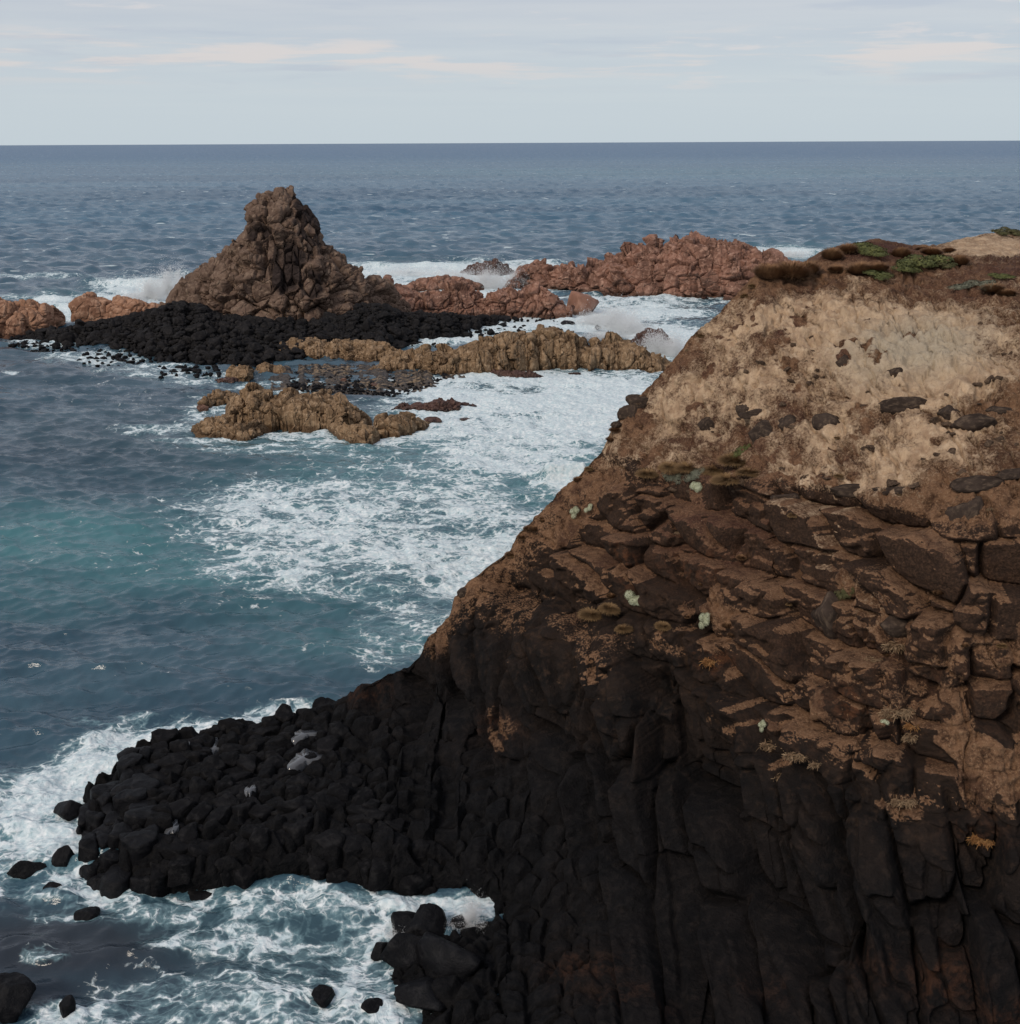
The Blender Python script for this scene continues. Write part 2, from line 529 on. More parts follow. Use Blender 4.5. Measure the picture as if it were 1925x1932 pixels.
def plain(name, col, rough, spec=0.5, sub=None):
    m, k = new_mat(name)
    P = k.n('ShaderNodeTexCoord').outputs['Object']
    n = k.noise(P, 3.0, 4, 0.6)
    c = k.mix(k.smooth(n, 0.3, 0.7), tuple(x*0.85 for x in col), col)
    finish(k, c, rough, bump(k, n, 0.02), spec)
    return m




def spray_material():
    m, k = new_mat('white_spray')
    c = (0.97, 0.98, 0.985, 1)
    a = k.n('ShaderNodeBsdfDiffuse', {'Color': c})
    b = k.n('ShaderNodeBsdfTranslucent', {'Color': c})
    mx = k.n('ShaderNodeMixShader', {0: 0.3, 1: a.outputs[0], 2: b.outputs[0]})
    tr = k.n('ShaderNodeBsdfTransparent')
    mx = k.n('ShaderNodeMixShader', {0: 0.5, 1: mx.outputs[0], 2: tr.outputs[0]})
    o = k.n('ShaderNodeOutputMaterial')
    k.t.links.new(mx.outputs[0], o.inputs[0])
    return m


M['spray'] = spray_material()
M['pool'] = plain('foamy_pool', (0.085, 0.088, 0.095), 0.10, 0.5)
M['sandy'] = plain('bare_orange_sand', (0.42, 0.24, 0.12), 0.95, 0.1)


def shingle_material():
    m, k = new_mat('shingle')
    P = k.n('ShaderNodeTexCoord').outputs['Object']
    v = k.n('ShaderNodeTexVoronoi', {'Vector': P, 'Scale': 1.7})
    sepc = k.n('ShaderNodeSeparateColor', {0: v.outputs['Color']})
    c = k.mix(k.smooth(sepc.outputs[0], 0.3, 0.7), (0.055, 0.045, 0.038), (0.20, 0.145, 0.095))
    c = k.mix(k.smooth(sepc.outputs[1], 0.6, 0.8), c, (0.020, 0.019, 0.021))
    c = k.mix(k.smooth(k.noise(P, 0.12, 4, 0.6), 0.42, 0.62), c, (0.06, 0.052, 0.048))
    h = k.smooth(v.outputs[0], 0.0, 0.6, 1.0, 0.0)
    finish(k, c, 0.7, bump(k, h, 0.25), 0.3)
    return m


M['shingle'] = shingle_material()

# ------------------------------------------------------------------ the sea
# foam, colour patches: (px, py, rx, ry, strength) in the plane of the photograph, laid on the water plane
FOAM = [
    (740, 985, 320, 100, .76), (860, 1010, 220, 120, .77), (580, 960, 240, 66, .70), (660, 1060, 280, 60, .70), (500, 1000, 180, 60, .52), (900, 1090, 120, 60, .80),
    (820, 1140, 150, 85, .60), (770, 1190, 120, 70, .52), (730, 1240, 90, 36, .46), (1000, 790, 260, 60, .90), (1120, 740, 160, 50, .90), (980, 860, 190, 50, .74),
    (1060, 880, 110, 70, .70), (850, 740, 120, 26, .86), (1000, 715, 200, 18, .92), (1200, 705, 80, 14, .95), (640, 848, 240, 18, .50), (760, 815, 130, 25, .75), (1075, 905, 60, 34, 1.0),
    (500, 850, 180, 14, .46), (860, 930, 200, 40, .60), (660, 930, 150, 26, .50), (480, 905, 130, 14, .34),
    (100, 570, 60, 10, .85), (130, 590, 30, 20, .95), (70, 560, 120, 7, .55), (300, 548, 120, 24, 1.0), (250, 565, 90, 14, 1.0), (60, 523, 130, 4, .55),
    (760, 515, 110, 13, 1.0), (900, 520, 120, 26, 1.0), (1000, 500, 60, 10, .95), (830, 545, 150, 20, .95), (930, 560, 120, 14, .95), (690, 500, 40, 8, .8),
    (1190, 562, 180, 9, .78), (1200, 590, 140, 26, .85), (1260, 640, 80, 40, 1.0), (1130, 605, 110, 26, 1.0), (960, 612, 130, 16, .95), (850, 635, 100, 14, .92), (800, 648, 60, 9, .9),
    (1330, 575, 70, 18, .5), (1470, 478, 75, 11, 1.0), (1400, 570, 80, 8, .6), (1010, 548, 40, 12, .8), (1020, 632, 60, 10, .9),
    (80, 648, 60, 9, .6), (180, 675, 100, 13, .68), (300, 700, 120, 16, .62), (390, 715, 110, 18, .56), (520, 728, 120, 12, .62), (570, 735, 60, 10, .7), (430, 745, 100, 12, .45),
    (330, 808, 110, 9, .62), (400, 785, 70, 30, .55), (300, 770, 120, 40, .28), (380, 830, 90, 12, .55), (150, 735, 300, 20, .22), (20, 705, 14, 4, .9),
    (560, 818, 90, 10, .7), (620, 830, 60, 10, .6),
    (560, 1345, 110, 14, .80), (480, 1360, 110, 13, .80), (380, 1375, 110, 20, .80), (260, 1400, 90, 30, .82), (200, 1440, 90, 36, .80), (130, 1480, 110, 45, .74),
    (70, 1540, 110, 60, .74), (100, 1590, 100, 40, .85), (40, 1610, 120, 26, .62), (160, 1670, 90, 34, .78), (230, 1700, 100, 24, .72), (120, 1690, 100, 24, .6), (30, 1680, 70, 20, .5),
    (80, 1810, 40, 12, .72), (50, 1640, 100, 30, .5), (250, 1360, 150, 14, .45), (40, 1470, 90, 30, .45),
    (430, 1705, 220, 22, .60), (520, 1720, 180, 30, .62), (650, 1712, 150, 20, .62), (440, 1770, 170, 30, .58), (640, 1790, 200, 60, .45), (560, 1850, 220, 60, .44), (890, 1715, 60, 22, .8),
    (800, 1715, 120, 22, .78), (880, 1720, 40, 20, .85), (770, 1760, 60, 22, .7), (700, 1830, 70, 70, .6), (400, 1870, 200, 36, .54), (250, 1890, 180, 30, .52), (350, 1925, 300, 40, .52),
    (110, 1905, 60, 30, .8), (720, 1890, 110, 60, .62), (330, 1740, 150, 24, .5), (150, 1730, 150, 22, .45), (600, 1905, 200, 50, .55), (820, 1890, 70, 40, .7),
    (200, 1060, 260, 30, .30), (80, 1000, 120, 26, .26), (500, 1130, 220, 30, .26), (650, 1230, 160, 14, .3), (300, 1280, 220, 10, .24),
]
TEAL = [(120, 1020, 270, 54, .60), (330, 1075, 240, 44, .50), (80, 1110, 200, 44, .36), (560, 1130, 220, 40, .34), (700, 1210, 170, 40, .38), (640, 840, 260, 22, .5),
        (800, 880, 330, 70, .45), (760, 1010, 340, 120, .3), (420, 1750, 260, 60, .18), (640, 1810, 240, 70, .16), (90, 1580, 120, 60, .35), (1470, 480, 90, 14, .8), (140, 583, 60, 22, .7),
        (790, 505, 130, 10, .5), (860, 310, 1200, 14, .10), (1300, 325, 700, 10, .22), (1000, 900, 200, 80, .5)]
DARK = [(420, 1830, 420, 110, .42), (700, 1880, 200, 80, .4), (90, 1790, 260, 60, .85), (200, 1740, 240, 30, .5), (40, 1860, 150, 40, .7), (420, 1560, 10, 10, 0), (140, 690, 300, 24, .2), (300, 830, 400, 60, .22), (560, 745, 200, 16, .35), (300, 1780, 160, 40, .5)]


def blobs(px, py, L):
    out = np.zeros_like(px)
    for (x, y, rx, ry, s) in L:
        e = ((px-x)/rx)**2+((py-y)/ry)**2
        out = np.maximum(out, s*np.exp(-0.5*np.maximum(e-0.35, 0)*1.5)*(e < 9))
    return out


SWELL = [  # breaking swells: start px, end px, height, half width (m)
    ((150, 536), (345, 548), 2.0, 4.5), ((690, 503), (980, 508), 1.3, 5.0), ((1400, 474), (1560, 482), 1.6, 6.0),
    ((1025, 908), (1110, 905), 1.7, 1.8), ((-60, 557), (130, 566), 0.8, 3.0), ((60, 522), (180, 525), 0.8, 3.0)]


def build_sea():
    cp, sp = math.cos(PITCH), math.sin(PITCH)
    hy = CY-FPX*math.tan(PITCH)
    pxs = np.concatenate([np.linspace(-1400, -80, 60), np.linspace(-70, 1995, 1060), np.linspace(2005, 3300, 60)])
    d = [0.35]
    while d[-1] < 1830:
        d.append(d[-1]+min(0.3+d[-1]*0.03, 1.05 if d[-1] < 330 else 1.5))
    pys = hy+np.array(d)
    X, Y = np.meshgrid(pxs, pys)
    u = (X-CX)/FPX; v = (CY-Y)/FPX
    dx, dy, dz = u, cp+v*sp, v*cp-sp
    t = -H/dz
    wx, wy = dx*t, dy*t
    P = np.stack([wx, wy, np.zeros_like(wx)], -1)
    qx, qy = to_px(P)
    foam = blobs(qx, qy, FOAM).astype(np.float32)
    P3 = P.astype(np.float32)
    foam *= (0.74+0.52*fbm(P3*np.float32(0.06), 3, 5)*np.float32(1.0))
    foam += 0.10*sstep(fbm(P3*np.array([.02, .035, 1], np.float32), 3, 9), .45, .7)
    foam = np.where(qy < 560, np.maximum(foam, .0), foam)
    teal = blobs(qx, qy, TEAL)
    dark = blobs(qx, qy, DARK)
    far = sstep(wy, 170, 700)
    # local spacing for filtering the waves
    sy = np.abs(np.gradient(wy, axis=0)); sx = np.abs(np.gradient(wx, axis=1))
    rng = np.random.default_rng(3)
    NW = 84
    lam = np.concatenate([np.exp(rng.uniform(np.log(0.75), np.log(4.2), 52)), np.exp(rng.uniform(np.log(4.2), np.log(30), 32))])
    dirs = rad(-94)+rng.normal(0, 0.50, NW)
    ph = rng.uniform(0, 6.28, NW)
    z = np.zeros_like(wx, dtype=np.float32); ox = np.zeros_like(z); oy = np.zeros_like(z)
    wxf, wyf = wx.astype(np.float32), wy.astype(np.float32)
    sxf, syf = sx.astype(np.float32), sy.astype(np.float32)
    calm = 1.0-0.45*sstep(foam, .3, .8)
    for i in range(NW):
        c, s = math.cos(dirs[i]), math.sin(dirs[i])
        kk = 2*math.pi/lam[i]
        sl = 0.064 if lam[i] < 4.2 else (0.042 if lam[i] < 12 else 0.018)
        a = sl/kk
        sp_ = np.maximum(sxf*abs(c), syf*abs(s))
        w = np.clip(lam[i]/(sp_*1.8)-0.6, 0, 1)
        arg = (wxf*c+wyf*s)*np.float32(kk)+np.float32(ph[i])
        z += w*a*np.cos(arg)
        sn = np.sin(arg)*w*(a*0.5)
        ox -= sn*c; oy -= sn*s
    # longer chop further out so that the distance keeps relief
    for i in range(44):
        l = float(np.exp(rng.uniform(np.log(3.2), np.log(30))))
        th = rad(-96)+rng.normal(0, 0.8)
        c, s = math.cos(th), math.sin(th)
        kk = 2*math.pi/l
        sp_ = np.maximum(sxf*abs(c), syf*abs(s))
        w = np.clip(l/(sxf*3)-0.5, 0, 1)*sstep(wyf, 120, 320)
        z += w*((0.062 if l < 20 else 0.02)/kk)*np.cos((wxf*c+wyf*s)*np.float32(kk)+np.float32(rng.uniform(0, 6.28)))
    z *= calm; ox *= calm; oy *= calm
    # churned white water
    near = wy < 420
    ch = np.zeros_like(z)
    Pn = P3[near]
    ch[near] = (fbm(Pn*np.float32(0.5), 4, 21)-.5)*0.9+(fbm(Pn*np.float32(1.7), 3, 27)-.5)*0.35
    z += ch*sstep(foam, .35, .9)
    for (a, b, hh, hw) in SWELL:
        A = at_z(*a)[:2]; B = at_z(*b)[:2]
        ab = B-A; L = np.linalg.norm(ab); ab = ab/L
        s = (wx-A[0])*ab[0]+(wy-A[1])*ab[1]
        nrm = (wx-A[0])*(-ab[1])+(wy-A[1])*ab[0]
        wob = (fbm(np.stack([s*.08, s*0, s*0], -1).astype(np.float32), 2, 3)-.5)*hw
        m = sstep(s, -.15*L, .12*L)*(1-sstep(s, .9*L, 1.1*L))
        q = (nrm-wob)/hw
        prof = np.where(q < 0, np.exp(-(q*2.1)**2), np.exp(-(q*0.75)**2))
        z += (hh*m*prof).astype(np.float32)
    P[..., 2] = z
    P[..., 0] += ox; P[..., 1] += oy
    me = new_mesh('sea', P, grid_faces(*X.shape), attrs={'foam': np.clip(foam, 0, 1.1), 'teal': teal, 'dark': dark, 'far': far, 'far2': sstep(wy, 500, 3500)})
    # grid rows run towards the eye: make sure that normals face up
    if me.polygons[len(me.polygons)//2].normal.z < 0:
        me.flip_normals()
    o = link('sea', me, M['sea'])
    struct(o, 'blue grey choppy sea with lacy white foam around the rocks', 'sea')


build_sea()

# ------------------------------------------------------------------ the headland
SIL = [(40, 1560), (110, 1548), (150, 1520), (172, 1480), (205, 1462), (232, 1425), (262, 1402), (320, 1384), (375, 1378), (450, 1364), (520, 1358), (570, 1345), (610, 1335),
       (650, 1320), (690, 1296), (730, 1274), (765, 1262), (790, 1240), (805, 1205), (850, 1165), (858, 1130), (885, 1100), (915, 1072), (960, 1040),
       (980, 1004), (1030, 960), (1050, 930), (1090, 898), (1135, 850), (1160, 800), (1200, 756), (1240, 712), (1275, 675), (1310, 628), (1350, 598), (1385, 560), (1412, 532),
       (1432, 508), (1480, 500), (1540, 492), (1562, 474), (1600, 462), (1660, 452), (1720, 462), (1780, 462), (1822, 450), (1870, 441), (1925, 436), (2060, 428), (2300, 420)]
BOT = 1995
C_ = {  # px: [(py, 'Y'|'z', value)] from the crest down
    40: [(1560, 'z', -.7), (1995, 'z', -.7)],
    120: [(1548, 'z', -.6), (1600, 'z', -.5), (1660, 'z', -.7), (1995, 'z', -.7)],
    165: [(1500, 'z', .2), (1540, 'z', .5), (1600, 'z', .4), (1660, 'z', -.1), (1690, 'z', -.7), (1995, 'z', -.7)],
    240: [(1420, 'z', .9), (1480, 'z', 1.6), (1600, 'z', 1.4), (1665, 'z', .5), (1700, 'z', -.7), (1995, 'z', -.7)],
    400: [(1372, 'z', 1.6), (1440, 'z', 2.2), (1580, 'z', 2.2), (1640, 'z', 1.4), (1692, 'z', -.2), (1720, 'z', -.8), (1995, 'z', -.8)],
    560: [(1347, 'z', 2.2), (1440, 'z', 2.4), (1560, 'z', 2.5), (1620, 'z', 1.6), (1672, 'z', -.1), (1710, 'z', -.8), (1995, 'z', -.8)],
    700: [(1290, 'Y', 67), (1330, 'Y', 66), (1400, 'Y', 62.2), (1500, 'Y', 57.2), (1590, 'z', 2.2), (1650, 'z', 1.2), (1694, 'z', -.2), (1730, 'z', -.8), (1995, 'z', -.8)],
    760: [(1262, 'Y', 67.5), (1330, 'Y', 65), (1400, 'Y', 61.5), (1500, 'Y', 57), (1600, 'z', 2.2), (1660, 'z', 1.0), (1698, 'z', -.3), (1745, 'z', -.5), (1785, 'z', .5), (1870, 'z', .2), (1910, 'z', -.7), (1995, 'z', -.8)],
    860: [(1130, 'Y', 68), (1200, 'Y', 66.3), (1300, 'Y', 63.5), (1400, 'Y', 60.5), (1500, 'Y', 57), (1610, 'z', 2.0), (1670, 'z', .5), (1692, 'z', -.7), (1745, 'z', -.7), (1775, 'z', .8), (1900, 'z', .8), (1995, 'z', .4)],
    915: [(1076, 'Y', 68.3), (1200, 'Y', 65.2), (1300, 'Y', 62), (1400, 'Y', 59.3), (1500, 'Y', 56), (1620, 'Y', 51.6), (1675, 'z', .9), (1706, 'z', -.6), (1740, 'z', -.5), (1765, 'z', .9), (1900, 'z', .9), (1995, 'z', .7)],
    1000: [(1000, 'Y', 68.5), (1100, 'Y', 66), (1250, 'Y', 61.5), (1400, 'Y', 57.8), (1500, 'Y', 55), (1650, 'Y', 51), (1740, 'Y', 48.3), (1850, 'z', 1.0), (1995, 'z', 1.9)],
    1150: [(830, 'Y', 69.5), (950, 'Y', 65.5), (1100, 'Y', 61.5), (1250, 'Y', 58), (1400, 'Y', 54.6), (1600, 'Y', 50.3), (1750, 'Y', 46.8), (1932, 'z', 2.4), (1995, 'z', 1.9)],
    1300: [(645, 'Y', 71), (800, 'Y', 66.5), (950, 'Y', 62.5), (1100, 'Y', 59), (1250, 'Y', 56), (1500, 'Y', 51.3), (1750, 'Y', 46), (1932, 'z', 2.4), (1995, 'z', 1.9)],
    1430: [(508, 'Y', 73.5), (560, 'Y', 70.5), (650, 'Y', 67), (800, 'Y', 62.5), (950, 'Y', 58.6), (1100, 'Y', 56), (1250, 'Y', 53.4), (1500, 'Y', 49), (1750, 'Y', 45), (1932, 'z', 2.4), (1995, 'z', 1.9)],
    1600: [(462, 'Y', 79), (500, 'Y', 75), (560, 'Y', 69.5), (650, 'Y', 64.5), (800, 'Y', 59.5), (950, 'Y', 55.6), (1150, 'Y', 51.6), (1350, 'Y', 48.7), (1600, 'Y', 45.6), (1932, 'z', 2.4), (1995, 'z', 1.9)],
    1800: [(456, 'Y', 86), (490, 'Y', 77), (560, 'Y', 68), (650, 'Y', 62.5), (740, 'Y', 58.5), (900, 'Y', 53.5), (1150, 'Y', 49), (1500, 'Y', 45.6), (1932, 'z', 2.4), (1995, 'z', 1.9)],
    1990: [(432, 'Y', 96), (480, 'Y', 82), (500, 'Y', 70), (560, 'Y', 65.5), (650, 'Y', 61), (740, 'Y', 57.5), (900, 'Y', 52.5), (1150, 'Y', 48.2), (1500, 'Y', 45.2), (1932, 'z', 2.4), (1995, 'z', 1.9)],
    2300: [(420, 'Y', 96), (500, 'Y', 70), (560, 'Y', 65), (650, 'Y', 60), (740, 'Y', 56.5), (900, 'Y', 51.5), (1150, 'Y', 47.2), (1500, 'Y', 44.2), (1932, 'z', 2.4), (1995, 'z', 1.9)],
}
HL = {}


def headland_base():
    pxs = np.concatenate([np.arange(40, 1960, 2.3), np.arange(1962, 2300, 8)])
    NR = 820
    q = np.linspace(0, 1, NR)
    sil = np.interp(pxs, [s[0] for s in SIL], [s[1] for s in SIL])
    keys = sorted(C_)
    table = []
    for kx in keys:
        c = C_[kx]
        s0 = c[0][0]
        qs, Ys = [], []
        for (py, t, val) in c:
            qs.append((py-s0)/(BOT-s0))
            Ys.append(val if t == 'Y' else at_z(kx, py, val)[1])
        # gentle smoothing of the profile
        yy = np.interp(q, qs, Ys)
        ker = np.hanning(33); ker /= ker.sum()
        ys = np.convolve(np.pad(yy, 16, 'edge'), ker, 'valid')
        table.append(ys)
    table = np.array(table)                       # keys x NR
    YY = np.empty((NR, len(pxs)))
    for r in range(NR):
        YY[r] = np.interp(pxs, keys, table[:, r])
    # smooth across columns
    ker = np.hanning(41); ker /= ker.sum()
    YY = np.stack([np.convolve(np.pad(row, 20, 'edge'), ker, 'valid') for row in YY])
    PX = np.broadcast_to(pxs, YY.shape)
    PY = sil[None, :]+(BOT-sil[None, :])*q[:, None]
    front = at_Y(PX, PY, YY)
    # the far side, hidden from here: rolls over the crest and falls to the water; plateau behind the cliff top
    dys = np.array([0.25, .6, 1.2, 2, 3, 4.5, 6, 8, 11, 14, 18, 23, 29, 36, 44])
    ridge = np.array([.06, .25, .6, 1.2, 2.1, 3.6, 5.3, 7.6, 11, 14.3, 18.6, 24, 30, 36, 44])
    plate = np.array([.02, .05, .1, .18, .3, .5, .7, 1.0, 1.5, 2.0, 2.6, 3.4, 8.0, 18, 34])
    wgt = sstep(pxs, 1400, 1560)
    back = []
    c = front[0]
    for dy, a, b in zip(dys, ridge, plate):
        p = c.copy()
        p[:, 0] += dy*(c[:, 0]/c[:, 1])*0.5
        p[:, 1] += dy
        p[:, 2] = np.maximum(c[:, 2]-(a*(1-wgt)+b*wgt), -1.5)
        back.append(p)
    P = np.concatenate([np.array(back[::-1]), front], 0)
    # skirt under water in front
    sk = P[-1].copy(); sk[:, 2] = np.minimum(sk[:, 2], -1.5)-1
    P = np.concatenate([P, sk[None]], 0)
    nb = len(back)
    PYf = np.concatenate([np.repeat(PY[:1], nb, 0), PY, PY[-1:]], 0)
    PXf = np.broadcast_to(pxs, PYf.shape)
    Q = np.concatenate([np.zeros((nb, len(pxs))), np.repeat(q[:, None], len(pxs), 1), np.ones((1, len(pxs)))], 0)
    return P, PXf, PYf, Q, nb


PALE = [(1690, 650, 200, 80, 1.0), (1560, 600, 170, 50, .75), (1430, 600, 70, 40, .6), (1500, 720, 170, 40, .7), (1780, 690, 160, 50, .9), (1640, 755, 160, 30, .75),
        (1500, 860, 60, 100, .62), (1560, 830, 110, 80, .62), (1700, 830, 110, 60, .72), (1800, 840, 110, 60, .6), (1640, 890, 120, 40, .6), (1400, 740, 120, 60, .5), (1430, 850, 60, 60, .4), (1870, 462, 75, 22, 1.0), (1560, 960, 30, 60, .6), (1545, 1050, 25, 40, .4),
        (1370, 660, 70, 60, .58), (1270, 760, 90, 60, .50), (1180, 850, 70, 40, .42), (1330, 840, 90, 40, .42), (1620, 1150, 60, 110, .25), (1460, 680, 60, 20, .5), (1210, 830, 60, 30, .3)]
GREY = [(1730, 650, 110, 45, .9), (1640, 670, 60, 50, .6), (1820, 640, 60, 30, .5), (1900, 600, 60, 20, .4)]
RED = [(1470, 600, 30, 40, .9), (1380, 680, 50, 60, .7), (1420, 820, 120, 80, .55), (1350, 900, 160, 60, .45), (1640, 470, 80, 18, 1.0), (1840, 540, 120, 30, .6), (1640, 860, 30, 30, .9),
       (1560, 860, 40, 30, .8), (1300, 740, 80, 60, .5), (1330, 1000, 140, 80, .6), (1900, 500, 50, 40, .8), (1520, 560, 40, 20, .6), (1580, 620, 40, 14, .7), (1590, 680, 20, 16, .9)]
RUST = [(1600, 1325, 26, 34, 1.0), (1340, 1245, 26, 22, .9), (1780, 1850, 60, 50, .9), (1900, 1900, 60, 30, .9), (1100, 1830, 70, 30, .8), (1660, 1830, 60, 40, .5), (920, 1380, 40, 30, .7),
        (1190, 1060, 14, 40, .9), (690, 1300, 40, 20, .8), (1310, 1065, 60, 30, .6), (1180, 1880, 80, 20, .6), (1850, 1580, 40, 30, .5), (1450, 1870, 60, 30, .4), (1700, 1300, 200, 100, .22)]
LEDGE = [(930, 1380, 40, 50, .9), (1700, 1330, 70, 50, .8), (1430, 1375, 80, 18, .9), (1580, 1400, 60, 60, .7), (1700, 1520, 60, 30, .8), (1450, 1440, 60, 14, .7), (1860, 1570, 30, 30, .7),
         (1300, 1210, 130, 30, .8), (1620, 1180, 70, 120, .9), (1740, 1200, 120, 50, .9), (1880, 1210, 80, 50, .9), (1120, 1210, 60, 80, .6), (1000, 1150, 140, 60, .6), (1640, 1260, 60, 40, .8), (1500, 1300, 50, 40, .6)]


def build_headland():
    P, PX, PY, Q, nb = headland_base()
    N = grid_normals(P)
    if np.median(N[nb:-1, :, 1]) > 0:
        N = -N
    N = N.astype(np.float32)
    B = P.astype(np.float32)
    x, y, z = B[..., 0], B[..., 1], B[..., 2]
    # zones along the height of the slope
    wob = (fbm(B*np.float32(.16), 4, 3)-.5)*6
    wob2 = (fbm(B*np.float32(.5), 3, 13)-.5)*3
    right = sstep(PX, 1050, 1500)
    top_b = 17.2+1.6*right+wob*0.5              # above: soil and sand
    low_b = 10.5-2.5*right+wob*0.7              # below: tall columns
    up = sstep(z, top_b-1.0, top_b+1.2)
    low = 1-sstep(z, low_b-1.5, low_b+1.5)
    midz = np.clip(1-up-low, 0, 1)
    plat = (1-sstep(z, 2.8, 4.6))*(1-sstep(PX, 1000, 1250))      # tidal platform
    rid = 1-sstep(Q, .02, .16)                   # soil near the ridge line
    # horizontal outward direction
    hd = N.copy(); hd[..., 2] *= 0.15
    hd /= np.maximum(np.linalg.norm(hd, axis=-1, keepdims=True), 1e-4)
    wv = np.stack([fbm(B*np.float32(.35)+9, 3, 31)-.5, fbm(B*np.float32(.35)+4, 3, 33)-.5, fbm(B*np.float32(.35)+2, 3, 35)-.5], -1)*1.1
    Bw = B+wv
    cot = np.clip(N[..., 2]/np.maximum(np.sqrt(N[..., 0]**2+N[..., 1]**2), .2), 0, .75)
    # upright columns, broken by cross joints
    Bc = B+wv*.55
    f1, f2, r1, r2, off = voro((B+wv*.3)*np.array([1/2.0, 1/26., 1/5.4], np.float32), 5, (.6, 1.0), True)
    e = f2-f1
    fr = _frac
    colm = (r1-.5)*2.0-1.25*(1-sstep(e, 0, .10))+0.06*sstep(e, 0.03, .4)+off[..., 0]*(fr(r2*7.7)-.5)*1.6+off[..., 2]*(fr(r2*3.1)-.5)*.7
    g1, g2, s1, s2, of2 = voro((B+wv*.45)*np.array([1/1.15, 1/14., 1/2.0], np.float32), 15, (.8, .9), True)
    e2 = g2-g1
    colm += ((s1-.5)*0.75-0.55*(1-sstep(e2, 0, .09))+of2[..., 0]*(fr(s2*5.3)-.5)*.7)*(.4+.6*sstep(fr(r1*5.1), .3, .6))
    colm -= off[..., 2]*5.4*cot*.5
    # bedded blocks
    k1, k2, t1, t2, of3 = voro((B+wv*.28)*np.array([1/2.1, 1/12., 1/1.65], np.float32), 25, (.85, .30), True)
    e3 = k2-k1
    blk = (t1-.5)*1.8-0.9*(1-sstep(e3, 0, .09))+.06*sstep(e3, .03, .4)+of3[..., 0]*(fr(t2*5.3)-.5)*.9+of3[..., 2]*(fr(t2*3.7)-.5)*.6
    blk -= of3[..., 2]*1.7*cot*.9
    j1, j2, u1, u2, _ = voro((B+wv*.3)*np.array([1/.95, 1/1.2, 1/.55], np.float32), 27, .9, True)
    e4 = j2-j1
    blk += ((u1-.5)*.5-.2*(1-sstep(e4, 0, .12)))*(.2+.8*sstep(fr(t1*6.1), .4, .6))
    # pockets where soil has buried the blocks
    bury = np.clip(blobs(PX, PY, LEDGE), 0, 1)*sstep(fbm(B*np.float32(.9), 3, 71), .38, .58)
    pock = sstep(fbm(B*np.float32(.30)+7, 4, 41), .53, .61)*midz
    cover = np.clip(np.maximum(bury*.85, pock*.9), 0, 1)
    cover = np.maximum(cover, up)
    cover = np.maximum(cover, rid*sstep(z, 3.5, 7)*0.75)
    amp_c = low*(1-.75*plat)*(1-.8*cover)
    amp_b = midz*(1-.85*cover)
    # earth slope relief
    er = (fbm(B*np.array([.35, .35, .35], np.float32), 4, 51)-.5)*1.8
    rl = fbm(np.stack([x*.95+wv[..., 0]*1.3, y*.25, z*.10], -1), 4, 53)
    rill = np.abs(rl-.5)*2
    er2 = (fbm(B*np.float32(1.1), 5, 55, .6)-.5)*.95+(fbm(B*np.float32(4.), 3, 57)-.5)*.22
    rl2 = fbm(np.stack([x*.9+wv[..., 0]*2.2+z*.25, y*.3, z*.18], -1), 4, 58)
    gully = sstep(np.abs(rl2-.5), .05, 0)
    # stones bedded in the earth
    c1, c2, v1, v2, _ = voro(B*np.array([1/.9, 1/.9, 1/.6], np.float32), 61)
    stones = np.where(v1 > .72, sstep(c1, .42, .10)*.34, 0)
    fade = sstep(Q, 0.0, .05)*.75+.25
    amp_c = amp_c*(.35+.65*sstep(z, 1.0, 4.0))
    D = colm*amp_c+blk*amp_b
    # worn edges: spread every step over a few rows
    kv = np.hanning(7)[1:-1]; kv /= kv.sum()
    Dp = np.pad(D, ((2, 2), (0, 0)), 'edge')
    D = sum(kv[i]*Dp[i:i+D.shape[0]] for i in range(5))
    ku = np.hanning(5)[1:-1]; ku /= ku.sum()
    Dp = np.pad(D, ((0, 0), (1, 1)), 'edge')
    D = sum(ku[i]*Dp[:, i:i+D.shape[1]] for i in range(3))
    De = (er*.45+er2+stones*.9-sstep(rill, .05, 0)*.10-gully*.28)*np.maximum(up, cover)*(1-plat)
    fine = (fbm(B*np.float32(2.2), 4, 63)-.5)*.22+(fbm(B*np.float32(7), 3, 65)-.5)*.12
    # platform: packed column heads
    h1, h2, w1, w2, _ = voro(np.stack([x/1.15, y/1.15, z*.15], -1), 81)
    ph = ((w1-.5)*.5+.45*sstep(h2-h1, 0, .35)-.3)*plat*sstep(z, -.3, .4)
    live = np.ones_like(D); live[-1] = 0
    P2 = B+hd*((D*fade*live)[..., None])+N*((De*fade+fine*.8)*live)[..., None]
    P2[..., 2] += ph
    # keep the drawn crest: compress what would rise above it a lot
    N2 = grid_normals(P2)
    if np.median(N2[nb:-1, :, 1]) > 0:
        N2 = -N2
    upf = sstep(N2[..., 2], .50, .76)
    lowdark = 1-sstep(z, 2.6+wob2*.5, 6.5+wob2)
    soil = np.clip(np.maximum(up*1.0, cover*(.72+.28*upf)), 0, 1)
    led = upf*sstep(fbm(B*np.float32(.55)+3, 3, 91)-.17*(1-sstep(z, 10, 14.5)), .30, .48)*(1-lowdark)*np.maximum(midz, low*sstep(z, 6, 10))
    soil = np.maximum(soil, led*.9)
    # bare stone showing through the earth low on the slope
    bare = up*sstep(fbm(B*np.array([.5, .5, .8], np.float32)+5, 4, 93), .58, .68)*(1-sstep(z, 20.5, 23.0))
    soil = np.clip(soil-bare*.35, 0, 1)
    soil *= (1-plat)
    soil *= (1-.85*lowdark*(1-blobs(PX, PY, LEDGE)))
